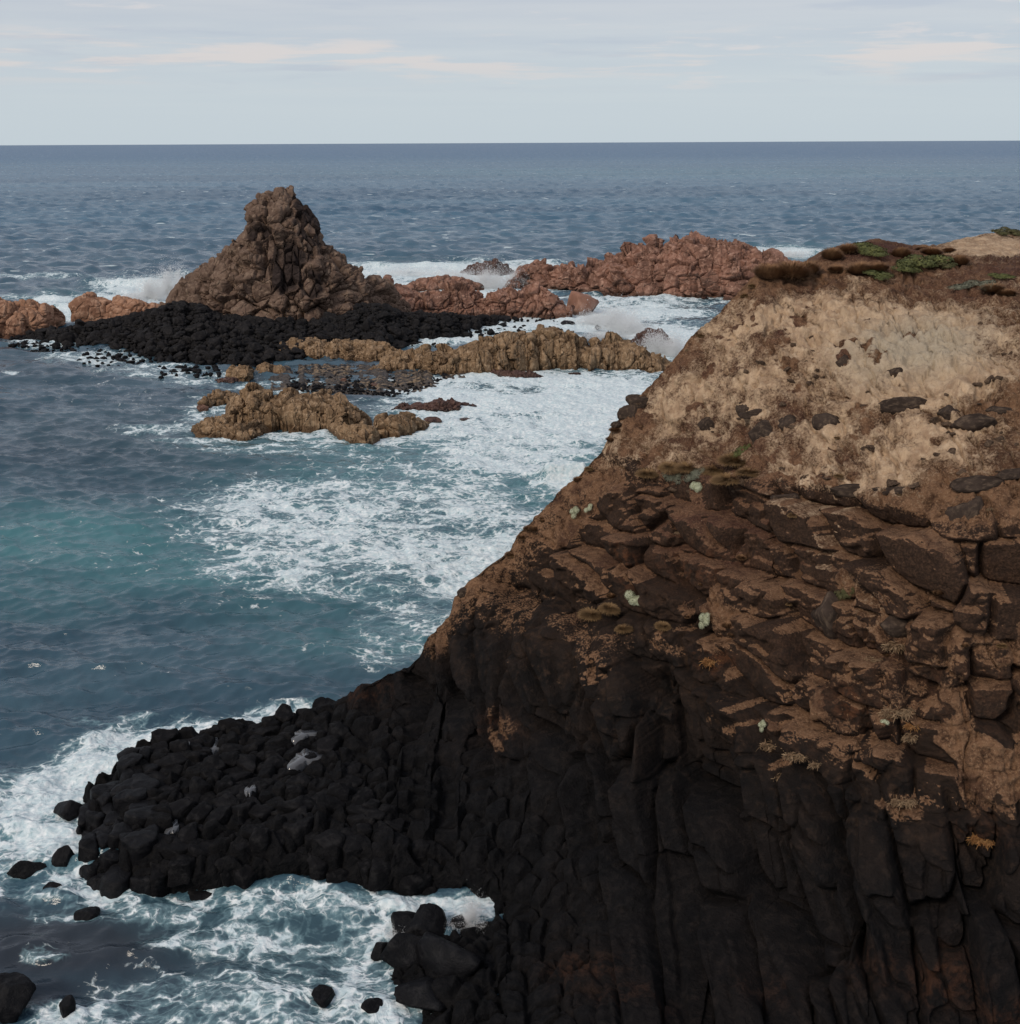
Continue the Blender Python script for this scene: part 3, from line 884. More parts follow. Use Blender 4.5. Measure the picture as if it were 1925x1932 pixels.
    pale = np.clip(blobs(PX, PY, PALE)*1.05+(fbm(B*np.float32(.55), 5, 95, .62)-.5)*1.45*up-.02-1.2*sstep(fbm(B*np.array([.8, .8, .8], np.float32)+11, 4, 97, .6), .60, .70)*sstep(PX, 1950, 1500), 0, 1)*sstep(z, 11, 16)
    wet = np.clip(np.maximum(plat, (1-sstep(z+wob2*1.2, 4.5, 10.0))*.9*(1-right*.12)), 0, 1)
    rust = blobs(PX, PY, RUST)*.42
    wet = np.clip(wet*(1-rust*.9)*(1-soil*.9), 0, 1)
    me = new_mesh('headland', P2, grid_faces(*z.shape), attrs={
        'soil': soil, 'pale': pale, 'wet': wet, 'red': blobs(PX, PY, RED), 'rust': rust, 'grey': blobs(PX, PY, GREY), 'dust': np.clip(sstep(z+wob2, 8, 16)*(.35+.65*right)+.25*sstep(z+wob2, 10, 14), 0, 1)})
    o = link('headland', me, M['headland'])
    struct(o, 'dark basalt headland with a pale eroded sandy slope on top', 'headland')
    HL.update(P=P2, N=N2, px=PX[0], nb=nb, PY=PY)


build_headland()


def on_headland(px, py):
    """surface point of the headland nearest to a spot of the picture"""
    c = int(np.argmin(np.abs(HL['px']-px)))
    lo, hi = max(0, c-30), min(len(HL['px']), c+31)
    nb = HL['nb']
    sub = HL['P'][nb:-1, lo:hi]
    qx, qy = to_px(sub)
    e = (qx-px)**2+(qy-py)**2
    r, cc = np.unravel_index(np.argmin(e), e.shape)
    # among equally good ones take the nearest to the eye
    ok = e < e[r, cc]+9
    dist = np.where(ok, sub[..., 1], 1e9)
    r, cc = np.unravel_index(np.argmin(dist), e.shape)
    a = HL['N'][nb:-1, lo:hi]
    n = a[max(0, r-6):r+7, max(0, cc-6):cc+7].reshape(-1, 3).mean(0)
    return Vector(sub[r, cc].astype(float)), Vector(n).normalized()


# ------------------------------------------------------------------ outcrops


def outcrop(name, st, mat, res=0.16, block=2.2, amp=0.6, vert=1.0, seed=1, sub=0.45, ragged=0.25, power=0.75, base_z=0.0, fine=0.16, smoothing=0, steep=1.0, kap=0.10, warp=1.1, sq=False, tilt=2.0, dome=.35, crack=.6, foot=0.0, mass=1.0, subw=1.0, extra=None):
    """a rock mass from stations (px, py at the foot, py of the crest, depth in front of the crest, depth behind)"""
    px0 = np.array([a[0] for a in st], float)
    ends = at_z(np.array([st[0][0], st[-1][0]]), np.array([st[0][1], st[-1][1]]), base_z)
    L = np.abs(ends[1, 0]-ends[0, 0])
    nc = int(min(900, max(24, L/res)))
    px = np.linspace(px0[0], px0[-1], nc)
    pyb = np.interp(px, px0, [a[1] for a in st]); pyt = np.interp(px, px0, [a[2] for a in st])
    d1 = np.interp(px, px0, [a[3] for a in st]); d2 = np.interp(px, px0, [a[4] for a in st])
    rg = (fbm(np.stack([px*.05, px*0, px*0+seed], -1).astype(np.float32), 4, seed+3)-.5)
    env = np.clip((pyb-pyt)/10., 0, 1)
    pyt = pyt+rg*ragged*(pyb-pyt)*env
    pyb = pyb+foot*(fbm(np.stack([px*.07, px*0, px*0+seed+5], -1).astype(np.float32), 4, seed+6)-.5)*np.clip(np.minimum(px-px0[0], px0[-1]-px)/30, 0, 1)
    Fp = at_z(px, pyb, base_z)
    Yc = Fp[:, 1]+d1
    Cp = at_Y(px, pyt, Yc)
    zc = np.maximum(Cp[:, 2], base_z-0.4)
    hmax = zc.max()-base_z
    nf = int(min(500, max(20, (hmax+d1.max())*1.05/res)))
    nbk = max(10, nf//3)
    th = np.linspace(0, 1, nf)
    rows = []
    ux = Fp[:, 0]/Fp[:, 1]
    for t in (-1.0,):
        p = Fp.copy(); p[:, 2] = base_z-1.6; p[:, 1] -= .4
        rows.append(p)
    for t in th:
        a = t*math.pi/2
        fy = (1-math.cos(a))**(0.9*steep)
        fz = math.sin(a)**power
        Y = Fp[:, 1]+d1*fy
        x = Fp[:, 0]*(1-fy)+Cp[:, 0]*fy
        z = base_z-.3+(zc-base_z+.3)*fz
        rows.append(np.stack([x, Y, z], -1))
    for t in np.linspace(0, 1, nbk)[1:]:
        a = t*math.pi/2
        Y = Yc+d2*math.sin(a)
        x = Cp[:, 0]+ux*d2*math.sin(a)
        z = zc*math.cos(a)**.9-1.8*t
        rows.append(np.stack([x, Y, z], -1))
    P = np.array(rows)
    N = grid_normals(P)
    if np.median(N[1:nf, :, 1]) > 0:
        N = -N
    B = P.astype(np.float32); N = N.astype(np.float32)
    hloc = np.clip((zc-base_z)/max(amp*2.2, .1), 0.15, 1)[None, :]
    w = np.stack([fbm(B*np.float32(.55/block)+i*7, 4, seed+40+i)-.5 for i in range(3)], -1)*block*warp
    f1, f2, r1, r2, off = voro((B+w)*np.array([1/block, 1/block, 1/(block*vert)], np.float32), seed, .95, sq)
    e = f2-f1
    rv = np.stack([_frac(r1*7.13), _frac(r2*5.71), _frac((r1+r2)*9.17)], -1)-.5
    D = amp*((r1-.5)*1.5+(off*rv).sum(-1)*tilt+dome*sstep(e, 0, .45)-crack*(1-sstep(e, 0, kap)))
    b2 = block*sub
    g1, g2, s1, s2, of2 = voro((B+w*.5)*np.array([1/b2, 1/b2, 1/(b2*vert)], np.float32), seed+7, .95, sq)
    e2 = g2-g1
    rv2 = np.stack([_frac(s1*7.13), _frac(s2*5.71), _frac((s1+s2)*9.17)], -1)-.5
    D2 = amp*(.55*(s1-.5)+(of2*rv2).sum(-1)*tilt*.5+dome*.45*sstep(e2, 0, .45)-crack*.55*(1-sstep(e2, 0, kap)))
    D += subw*D2*(.25+.75*sstep(_frac(r2*3.7), .3, .6))
    D += (fbm(B*np.float32(.35/block), 3, seed+9)-.5)*amp*2.2*mass
    D += (fbm(B*np.float32(1.6/block), 4, seed+10)-.5)*amp*.7*mass
    D += (fbm(B*np.float32(2.6), 4, seed+11)-.5)*fine*2
    tone = np.zeros_like(D)
    if extra is not None:
        D, tone = extra(B, D, seed)
    edge = np.ones_like(D)
    edge[0] = 0; edge[-1] = 0
    P2 = B+N*(D*hloc*edge)[..., None]
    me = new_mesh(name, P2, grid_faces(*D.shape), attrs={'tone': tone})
    return link(name, me, mat), P2


# --- pyramid-shaped stack
stack_st = [(296, 622, 606, 1, 4), (318, 628, 566, 4, 6), (338, 632, 540, 6, 8), (360, 636, 520, 8, 9), (395, 640, 497, 10, 10), (425, 642, 474, 12, 11), (446, 643, 452, 14, 12),
            (457, 643, 438, 15, 12), (462, 643, 422, 15.5, 12), (471, 643, 407, 16, 12), (475, 643, 386, 16, 12), (488, 643, 368, 16.5, 12), (515, 643, 358, 16.5, 12), (532, 643, 358, 16.5, 12),
            (554, 643, 366, 16.5, 12), (576, 643, 386, 16, 12), (590, 643, 404, 16, 12), (599, 643, 420, 15, 12), (605, 643, 440, 15, 12), (612, 642, 462, 14, 11), (630, 641, 482, 13, 11), (660, 638, 502, 11, 10), (690, 632, 524, 9, 9),
            (720, 622, 545, 7, 8), (745, 612, 560, 5, 6), (775, 604, 590, 2, 4)]
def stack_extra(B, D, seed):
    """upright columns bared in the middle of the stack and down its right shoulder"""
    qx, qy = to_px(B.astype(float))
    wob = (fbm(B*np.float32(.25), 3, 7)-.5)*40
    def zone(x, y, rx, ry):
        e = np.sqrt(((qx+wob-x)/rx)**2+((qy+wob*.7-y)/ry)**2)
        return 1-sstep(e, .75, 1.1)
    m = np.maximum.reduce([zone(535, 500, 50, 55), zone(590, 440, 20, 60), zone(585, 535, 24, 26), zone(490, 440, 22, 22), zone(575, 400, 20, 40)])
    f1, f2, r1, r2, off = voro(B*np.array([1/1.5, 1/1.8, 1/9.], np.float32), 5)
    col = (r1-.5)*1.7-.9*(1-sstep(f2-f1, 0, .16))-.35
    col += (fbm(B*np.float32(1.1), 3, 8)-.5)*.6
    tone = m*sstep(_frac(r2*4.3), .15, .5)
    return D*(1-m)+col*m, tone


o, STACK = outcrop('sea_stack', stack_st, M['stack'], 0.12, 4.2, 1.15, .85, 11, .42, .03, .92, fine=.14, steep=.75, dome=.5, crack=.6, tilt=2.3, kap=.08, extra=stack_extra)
tag(o, 'tall brown pyramid-shaped sea stack of knobbly rock above the black boulder beach', 'sea stack')

o, _ = outcrop('granite_outcrop', [(680, 602, 596, 1, 4), (695, 604, 540, 6, 8), (730, 604, 528, 7, 9), (770, 603, 546, 6, 8), (800, 601, 556, 5, 7), (830, 600, 556, 4, 6), (850, 598, 545, 4, 6), (866, 598, 538, 4, 6), (885, 597, 540, 4, 6), (905, 596, 550, 4, 5),
                                   (918, 597, 562, 3.5, 5), (924, 598, 548, 4, 5), (940, 598, 540, 4, 5), (962, 598, 541, 4, 5), (985, 598, 552, 3.5, 5), (994, 598, 545, 3.5, 5), (1015, 599, 536, 4, 5), (1035, 600, 543, 4, 5),
                                   (1048, 600, 565, 3, 4), (1062, 600, 568, 3, 4), (1074, 601, 585, 2, 3), (1082, 601, 602, 1, 2)], M['granite'], 0.12, 3.4, .75, 1.3, 23, .4, .12, .6, dome=.25, crack=.8, sq=True, warp=.9, tilt=3.0, kap=.08)
tag(o, 'long ridge of rounded reddish granite boulders running right from the sea stack', 'rock outcrop')
o, _ = outcrop('granite_outcrop', [(740, 553, 550, 1, 3), (770, 553, 538, 2, 5), (800, 552, 526, 3, 6), (850, 551, 521, 3, 7), (885, 550, 527, 3, 6), (910, 548, 541, 2, 4), (918, 548, 548, 1, 2)], M['granite'], 0.18, 2.6, .6, 1, 31, .45, .15, .7)
tag(o, 'low flat red granite slab in white surf behind the rounded boulder ridge', 'rock outcrop')
o, _ = outcrop('granite_outcrop', [(948, 545, 543, 1, 2), (962, 546, 530, 2, 4), (980, 543, 512, 3, 5), (1000, 541, 500, 4, 6), (1030, 544, 500, 4, 6), (1050, 546, 504, 5, 7), (1090, 550, 498, 6, 8), (1130, 553, 497, 7, 9), (1160, 555, 482, 9, 11),
                                   (1190, 557, 474, 10, 12), (1225, 559, 463, 11, 12), (1232, 559, 448, 11, 12), (1243, 559, 450, 11, 12), (1250, 560, 464, 11, 12), (1264, 561, 455, 11, 12), (1280, 562, 443, 12, 12), (1310, 563, 440, 12, 12),
                                   (1345, 564, 448, 12, 12), (1375, 566, 452, 12, 12), (1400, 567, 462, 12, 12), (1420, 568, 480, 10, 12), (1450, 570, 486, 9, 11), (1500, 572, 492, 8, 10), (1560, 572, 530, 6, 8), (1600, 572, 566, 3, 4)], M['granite'], 0.15, 5.0, 1.25, .8, 37, .38, .14, .9, dome=.05, crack=.7, tilt=4.2, subw=.8, fine=.10, mass=.9, kap=.07, sq=True)
tag(o, 'large craggy pink granite reef behind the headland with a knob on its crest', 'rock outcrop')
o, _ = outcrop('granite_outcrop', [(-60, 634, 560, 4, 6), (-10, 634, 556, 4, 6), (20, 634, 566, 4, 6), (35, 634, 574, 4, 5), (60, 632, 574, 4, 5), (85, 630, 572, 4, 5), (100, 626, 580, 3, 4), (112, 618, 598, 2, 3), (119, 614, 612, 1, 2)], M['orange'], 0.12, 4.6, .7, 1.3, 41, .4, .1, .6, dome=.5, crack=.7, sq=True)
tag(o, 'orange granite outcrop cut off by the left edge of the photo', 'rock outcrop')
o, _ = outcrop('granite_outcrop', [(138, 610, 604, 1, 2), (141, 612, 560, 3, 4), (155, 612, 556, 3, 5), (185, 612, 557, 4, 5), (205, 612, 566, 3, 5), (225, 612, 562, 3, 5), (255, 612, 563, 3, 5), (280, 611, 570, 3, 4), (300, 610, 576, 3, 4), (320, 610, 600, 2, 3)], M['orange'], 0.12, 5.5, .6, 1.2, 43, .35, .1, .5, dome=.4, crack=.6, sq=True)
tag(o, 'smooth orange granite block standing between white surf and the sea stack', 'rock outcrop')

# --- tan reefs
o, _ = outcrop('tan_reef', [(690, 706, 702, 1, 3), (740, 702, 676, 4, 6), (790, 703, 662, 5, 6), (830, 706, 655, 5, 6), (870, 706, 655, 5, 5), (900, 708, 648, 5, 5), (930, 708, 642, 5, 5), (955, 706, 632, 5, 5), (990, 702, 628, 5, 6), (1020, 698, 624, 5, 6), (1045, 697, 620, 5, 6), (1075, 698, 626, 5, 6),
                            (1100, 700, 633, 5, 6), (1112, 701, 650, 5, 6), (1125, 699, 636, 5, 6), (1160, 698, 638, 5, 6), (1190, 700, 652, 5, 6), (1220, 702, 662, 4, 5), (1250, 704, 672, 4, 5), (1290, 706, 690, 3, 4), (1320, 708, 706, 1, 2)], M['tan'], 0.10, 2.5, .60, 2.6, 51, .36, .22, .45, sq=True, fine=.09, mass=.55, subw=.75, warp=.9, dome=.08, crack=1.0, kap=.07, foot=6, tilt=3.6)
tag(o, 'long jointed tan rock ridge running to the headland above white foam', 'rock reef')
o, _ = outcrop('tan_reef', [(522, 672, 662, 2, 3), (530, 676, 646, 4, 4), (570, 677, 640, 6, 5), (620, 678, 641, 6, 5), (660, 678, 643, 6, 5), (700, 684, 646, 6, 5), (735, 688, 650, 5, 5), (760, 690, 660, 5, 4), (775, 694, 685, 2, 2)], M['tan'], 0.10, 2.0, .36, .7, 53, .42, .25, .8, foot=8, tilt=2.4, fine=.09)
tag(o, 'low flat tan rock shelf at the foot of the black boulder beach', 'rock reef')
o, _ = outcrop('tan_reef', [(420, 800, 792, 1, 2), (428, 804, 770, 2, 3), (436, 805, 750, 3, 4), (455, 806, 736, 4, 4), (475, 806, 732, 4, 4), (500, 807, 741, 4, 4), (540, 809, 745, 4, 4), (580, 811, 744, 4, 4), (612, 811, 740, 4, 4), (640, 811, 742, 4, 4), (662, 811, 752, 4, 4), (685, 808, 765, 3, 3), (697, 802, 780, 2, 3), (703, 800, 796, 1, 2)],
               M['tan'], 0.08, 2.4, .55, 2.6, 57, .36, .2, .42, sq=True, fine=.09, mass=.55, subw=.75, warp=.9, dome=.08, crack=1.0, kap=.07, foot=5, tilt=3.6)
tag(o, 'main hump of the tan jointed rock island in the near bay', 'rock reef')
o, _ = outcrop('tan_reef', [(700, 818, 812, .6, 1.5), (708, 823, 785, 2, 3), (725, 825, 778, 3, 3), (750, 824, 777, 3, 3), (780, 818, 784, 2.5, 3), (800, 808, 793, 1.6, 2), (815, 802, 800, .6, 1)], M['tan'], 0.08, 2.0, .4, 1.6, 59, .4, .12, .5, sq=True, fine=.05, mass=.6, subw=.5, crack=1.0, dome=.2, tilt=2.4)
tag(o, 'smaller tan rock wedge at the right end of the near island', 'rock reef')
o, _ = outcrop('tan_reef', [(612, 808, 800, .6, 1), (640, 824, 798, 1.6, 2), (662, 838, 800, 2.2, 3), (690, 843, 802, 2.4, 3), (706, 838, 806, 1.8, 3), (718, 826, 818, .6, 1)], M['tan'], 0.08, 1.8, .35, 1.6, 61, .4, .15, .5, sq=True, fine=.05, mass=.6, subw=.5, crack=1.0, dome=.2, tilt=2.4)
tag(o, 'low tan rock toe in front of the near island hump', 'rock reef')
o, _ = outcrop('brown_rock', [(377, 772, 768, .5, 1), (382, 774, 752, 1.5, 2), (395, 770, 742, 2, 2), (415, 766, 740, 2, 2), (440, 764, 738, 2, 2), (452, 762, 752, 1, 1)], M['tan'], 0.08, 1.3, .4, 1.2, 63, .45, .12, .6)
tag(o, 'dark brown rock joined to the left end of the near island', 'rock')
o, _ = outcrop('brown_rock', [(362, 812, 810, .5, 1), (375, 818, 800, 1.2, 2), (392, 824, 793, 2, 2), (412, 826, 792, 2, 2), (430, 828, 800, 2, 2), (452, 830, 806, 2, 2), (475, 826, 800, 2, 2), (490, 818, 794, 1.5, 2), (503, 814, 806, 1, 1), (512, 812, 811, .4, 1)], M['tan'], 0.08, 1.6, .4, 1, 67, .45, .3, .7, fine=.06, dome=.6)
tag(o, 'low cluster of brown wave-washed rock left of the near island', 'rock')
o, _ = outcrop('brown_rock', [(430, 712, 702, .8, 1), (436, 716, 692, 1.5, 2), (452, 722, 688, 2, 2), (472, 722, 690, 2, 2), (478, 712, 698, 1.6, 2), (486, 710, 690, 1.6, 2), (500, 711, 685, 1.8, 2), (515, 709, 689, 1.6, 2), (532, 709, 690, 1.6, 2), (543, 706, 702, .6, 1)], M['tan'], 0.08, 2.2, .35, 1.1, 69, .35, .1, .55, fine=.05, dome=.7, mass=.6)
tag(o, 'rounded tan boulders in shallow water below the black beach', 'rock')
o, _ = outcrop('wet_ledge', [(738, 774, 772, .4, 1), (755, 776, 764, 1.4, 2), (790, 777, 760, 1.8, 2), (830, 777, 754, 2, 2), (865, 774, 756, 1.8, 2), (892, 768, 762, 1, 1), (900, 766, 765, .4, 1)], M['wetred'], 0.09, 1.2, .32, 1, 71, .45, .35, .7)
tag(o, 'dark red wet rock ledge with foam pouring off it', 'rock')
o, _ = outcrop('wet_ledge', [(900, 702, 700, .4, 1), (930, 708, 697, 1.4, 2), (965, 716, 700, 1.8, 2), (1000, 715, 702, 1.8, 2), (1026, 713, 710, .6, 1)], M['wetred'], 0.10, 1.1, .28, 1, 73, .45, .3, .7)
tag(o, 'low reddish ledge just in front of the long tan ridge', 'rock')
o, _ = outcrop('wet_ledge', [(398, 720, 718, .4, 1), (412, 724, 713, 1, 1.5), (440, 725, 712, 1.2, 1.5), (460, 722, 718, .5, 1)], M['wetred'], 0.09, 1.0, .25, 1, 75, .45, .3, .7)
tag(o, 'flat reddish rock awash left of the rounded tan boulders', 'rock')
o, _ = outcrop('wet_ledge', [(868, 516, 512, .5, 2), (885, 520, 501, 2, 4), (910, 520, 494, 3, 5), (935, 520, 492, 3, 5), (955, 518, 498, 2, 4), (970, 514, 510, .6, 2)], M['wetred'], 0.16, 2.0, .5, 1, 77, .45, .3, .7)
tag(o, 'dark rock swept by a breaking wave beyond the granite slab', 'rock')
o, _ = outcrop('wet_ledge', [(1188, 652, 648, .5, 2), (1200, 658, 634, 2, 3), (1222, 662, 622, 2.5, 4), (1245, 662, 624, 2.5, 4), (1268, 664, 640, 2, 3), (1284, 664, 660, .6, 2)], M['wetred'], 0.13, 1.7, .5, 1, 79, .45, .2, .7)
tag(o, 'half drowned rock under white spray behind the tan ridge', 'rock')
o, _ = outcrop('wet_ledge', [(1072, 705, 704, .3, .6), (1084, 707, 702, .6, 1), (1096, 706, 703, .4, .6)], M['wetred'], 0.08, .8, .2, 1, 83, .45, .3, .7)
tag(o, 'tiny brown rock tip in the foam in front of the tan ridge', 'rock')

# --- black boulder beach and shingle, as ground under the loose stones
beach_st = [(50, 640, 636, 2, 4), (100, 645, 624, 6, 10), (150, 651, 614, 12, 14), (210, 660, 603, 17, 14), (270, 671, 592, 22, 14), (320, 679, 574, 25, 14), (345, 682, 568, 27, 14), (380, 686, 576, 28, 14), (420, 689, 592, 28, 14),
            (470, 690, 598, 27, 14), (540, 682, 603, 25, 14), (600, 676, 598, 24, 14), (650, 672, 586, 24, 14), (690, 668, 572, 24, 14), (720, 664, 576, 22, 14), (760, 654, 590, 18, 12), (810, 643, 593, 14, 12), (860, 630, 594, 10, 10), (910, 618, 598, 6, 8), (945, 609, 602, 3, 5), (960, 606, 604, 1, 3)]
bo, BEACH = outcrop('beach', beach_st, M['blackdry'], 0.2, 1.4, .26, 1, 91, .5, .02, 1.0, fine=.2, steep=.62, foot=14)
struct(bo, 'black basalt boulder beach around the foot of the sea stack', 'beach')
sh_st = [(455, 716, 712, 4, 4), (520, 730, 694, 14, 6), (560, 738, 687, 20, 6), (620, 743, 688, 22, 6), (680, 745, 689, 22, 6), (740, 744, 694, 20, 6), (790, 736, 699, 14, 6), (840, 722, 702, 8, 5), (900, 711, 704, 3, 4)]
so_, SHING = outcrop('shingle_flat', sh_st, M['shingle'], 0.14, 1.6, .14, 1, 93, .5, .3, 1.0, fine=.10, foot=16, steep=.6)
struct(so_, 'wet grey brown shingle flat below the tan rock shelf', 'shingle')


# ------------------------------------------------------------------ loose stones
def ico(sub):
    import bmesh
    bm = bmesh.new()
    bmesh.ops.create_icosphere(bm, subdivisions=sub, radius=1)
    V = np.array([v.co[:] for v in bm.verts], np.float32)
    F = np.array([[v.index for v in f.verts] for f in bm.faces], np.int32)
    bm.free()
    return V, F


ICO = {s: ico(s) for s in (1, 2, 3, 4)}


def stone_verts(seed, sub=3, planes=13, sharp=10.0, rough=.06, squash=(1, 1, 1)):
    V, F = ICO[sub]
    rng = np.random.default_rng(seed)
    n = rng.normal(size=(planes, 3)); n /= np.linalg.norm(n, axis=1, keepdims=True)
    d = rng.uniform(.62, 1.0, planes)
    dots = np.maximum(V @ n.T, 0)/d                 # radius <= d/dot
    inv = (np.sum(dots**sharp, 1))**(1/sharp)
    r = 1/np.maximum(inv, .8)
    P = V*r[:, None]
    nn = (fbm(P*2.2+seed, 4, seed % 97)-.5)*2*rough
    P = P*(1+nn[:, None])*np.array(squash, np.float32)
    return P.astype(np.float32), F


STONES = [new_mesh('stone', stone_verts(100+i, 4, 9+i % 4, 16+i % 3*8, .13, (1, .9, .72+.06*(i % 4)))[0], None, ICO[4][1]) for i in range(10)]
LOW = [stone_verts(300+i, 1, 9, 8, .05, (1, .9, .75)) for i in range(8)]
SM = {}


def stone_mesh(i, matkey):
    key = (i, matkey)
    if key not in SM:
        me = STONES[i].copy()
        me.name = matkey+'_stone'
        me.materials.append(M[matkey])
        SM[key] = me
    return SM[key]


def place_stone(name, pos, size, matkey, label, cat='boulder', group=None, rz=None, tilt=.35, seed=None, rnd=random):
    me = stone_mesh(rnd.randrange(10) if seed is None else seed, matkey)
    o = link(name, me)
    o.location = pos
    o.scale = size if isinstance(size, tuple) else (size, size, size)
    o.rotation_euler = (rnd.uniform(-tilt, tilt), rnd.uniform(-tilt, tilt), rnd.uniform(0, 6.28) if rz is None else rz)
    tag(o, label, cat, group)
    return o


def merged_stones(name, pts, sizes, mat, rng):
    Vs, Fs, n = [], [], 0
    for p, s in zip(pts, sizes):
        V, F = LOW[rng.integers(len(LOW))]
        a = rng.uniform(0, 6.28); c, sn = math.cos(a), math.sin(a)
        R = np.array([[c, -sn, 0], [sn, c, 0], [0, 0, 1]], np.float32)
        Vs.append((V*rng.uniform(.75, 1.25, 3).astype(np.float32)) @ R.T*s+p)
        Fs.append(F+n); n += len(V)
    me = new_mesh(name, np.concatenate(Vs), None, np.concatenate(Fs), smooth=False)
    return link(name, me, mat)


random.seed(7)
rng = np.random.default_rng(12)


def beach_points(Pg, count, rows=(0.03, .62)):
    nr, nc = Pg.shape[:2]
    k = rng.integers(0, 10**9)
    r = rng.integers(int(nr*rows[0]), int(nr*rows[1]), count)
    c = rng.integers(2, nc-2, count)
    p = Pg[r, c]
    ok = (p[:, 2] > -.35)
    return p[ok]


pts = beach_points(BEACH, 3600)
sz = np.exp(rng.normal(np.log(.46), .42, len(pts))).clip(.18, 1.3)
score = sz/pts[:, 1]
order = np.argsort(-score)
GB = 'black boulders of the beach under the sea stack'
for i in order[:290]:
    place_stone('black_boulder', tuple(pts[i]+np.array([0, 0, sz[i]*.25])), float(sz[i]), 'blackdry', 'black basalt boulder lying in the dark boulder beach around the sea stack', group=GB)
rest = order[290:]
o = merged_stones('beach_rubble', pts[rest]+np.array([0, 0, .12]), sz[rest], M['blackdry'], rng)
tag(o, 'small black basalt rubble covering the beach around the sea stack', 'rubble', kind='stuff')

# stones awash in front of the beach, in the channel and over the shingle
AW = [(60, 150, 640, 668), (150, 300, 652, 692), (300, 420, 680, 712), (760, 940, 612, 655), (880, 1060, 600, 640), (20, 80, 636, 655)]
pp = []
for (x0, x1, y0, y1) in AW:
    for _ in range(75):
        pp.append(at_z(random.uniform(x0, x1), random.uniform(y0, y1), random.uniform(-.1, .15)))
pp = np.array(pp)
o = merged_stones('awash_stones', pp, np.exp(rng.normal(np.log(.42), .4, len(pp))), M['blackwet'], rng)
tag(o, 'scatter of wet black stones awash in foam at the edge of the beach', 'stones', kind='stuff')
pp = []
for _ in range(900):
    x = random.uniform(540, 900); y = random.uniform(690, 748)
    if y > 752-abs(x-700)*.10 or x > 870-(y-700)*2.2:
        continue
    pp.append(at_z(x, y, .05))
pp = np.array(pp)
o = merged_stones('shingle_stones', pp, np.exp(rng.normal(np.log(.27), .35, len(pp))), M['blackwet'], rng)
tag(o, 'dark pebbles and cobbles strewn over the wet shingle flat', 'stones', kind='stuff')

# named single rocks out at sea: px, py of centre, half width px, height factor, material, label
for (x, y, w, hf, mk, lab, sd) in [
    (1095, 590, 27, 1.15, 'granite', 'single brown block of rock right of the granite ridge by the splash', 3),
    (105, 654, 8, .7, 'blackwet', 'small black rock off the left tip of the boulder beach', 1),
    (1152, 615, 9, .6, 'blackwet', 'dark rock poking from the splash right of the beach channel', 4),
    (1128, 620, 6, .8, 'blackwet', 'narrow dark rock left of the splash in the beach channel', 2),
    (1072, 613, 11, .5, 'blackwet', 'broad black stone in the white water of the beach channel', 5),
    (385, 775, 11, .8, 'granite', 'little brown rock at the water left of the near island', 6),
    (1000, 790, 0, 0, '', '', 0),
    (815, 797, 14, .45, 'wetred', 'dark red stone at the pointed right end of the near island', 7),
    (878, 792, 10, .3, 'wetred', 'thin dark stone in the foam right of the near island', 8),
    (1330, 563, 7, .4, 'wetred', 'small dark rock in front of the pink granite reef', 9),
    (648, 720, 9, .5, 'granite', 'reddish stone lying among dark pebbles on the shingle', 2),
    (710, 728, 8, .5, 'granite', 'pale red stone near the seaward edge of the shingle', 5),
]:
    if not w:
        continue
    p = at_z(x, y, 0)
    r = w/FPX*np.linalg.norm(p-np.array([0, 0, H]))
    place_stone('rock', (p[0], p[1], r*hf*.35), (r*1.1, r*1.0, r*hf*1.25), mk, lab, 'rock', tilt=.15, seed=sd)

# bare sand patch at the foot of the stack
c = at_Y(548, 598, 228.0)
V, F = stone_verts(501, 3, 10, 8, .2, (3.4, 1.6, 1.7))
me = new_mesh('sand_patch', V, None, F)
o = link('sand_patch', me, M['sandy']); o.location = (c[0], at_z(548, 640)[1]+1.2, c[2]-.2)
tag(o, 'bare orange earth scar at the foot of the sea stack', 'earth')


# pools on the platform
POOLS = [(572, 1428, 24, 15, 'bright still pool on the dark platform, larger and lower of two by the cliff foot'), (571, 1383, 22, 8, 'thin bright pool on the dark platform just below its far rim near the cliff'),
         (402, 1409, 13, 17, 'small bright pool between black column heads near the far rim'), (347, 1402, 7, 8, 'tiny bright pool left of the others near the far rim'), (472, 1488, 8, 7, 'tiny bright pool in the middle of the dark platform'),
         (328, 1561, 8, 14, 'narrow upright bright pool on the lower left of the platform')]


def build_pools():
    for (x, y, w, hgt, lab) in POOLS:
        p, _ = on_headland(x, y)
        d = (p-Vector((0, 0, H))).length
        a = w/FPX*d; b = hgt/FPX*d*2.2
        th = np.linspace(0, 2*math.pi, 60, endpoint=False)
        rr = .9+.28*np.sin(2*th+x)+.24*np.sin(3*th+y)+.12*np.sin(5*th+x)+.06*np.sin(8*th)
        ring = np.stack([a*rr*np.cos(th), b*rr*np.sin(th), 0*th], -1)
        low = ring+np.array([0, 0, -.5])
        V = np.vstack([ring, low, [[0, 0, 0]]])
        n = 60
        F4 = np.array([[i+n, (i+1) % n+n, (i+1) % n, i] for i in range(n)])
        F3 = np.array([[i, (i+1) % n, 2*n] for i in range(n)])
        me = new_mesh('pool', V, F4, F3, smooth=False)
        o = link('rock_pool', me, M['pool']); o.location = p+Vector((0, 0, .05))
        tag(o, lab, 'rock pool')


build_pools()

# ------------------------------------------------------------------ packed column heads of the tidal platform
def clip_poly(poly, m, n):
    out = []
    for i in range(len(poly)):
        a, b = poly[i], poly[(i+1) % len(poly)]
        da, db = np.dot(a-m, n), np.dot(b-m, n)
        if da <= 0:
            out.append(a)
        if da*db < 0:
            out.append(a+(b-a)*(da/(da-db)))
    return out


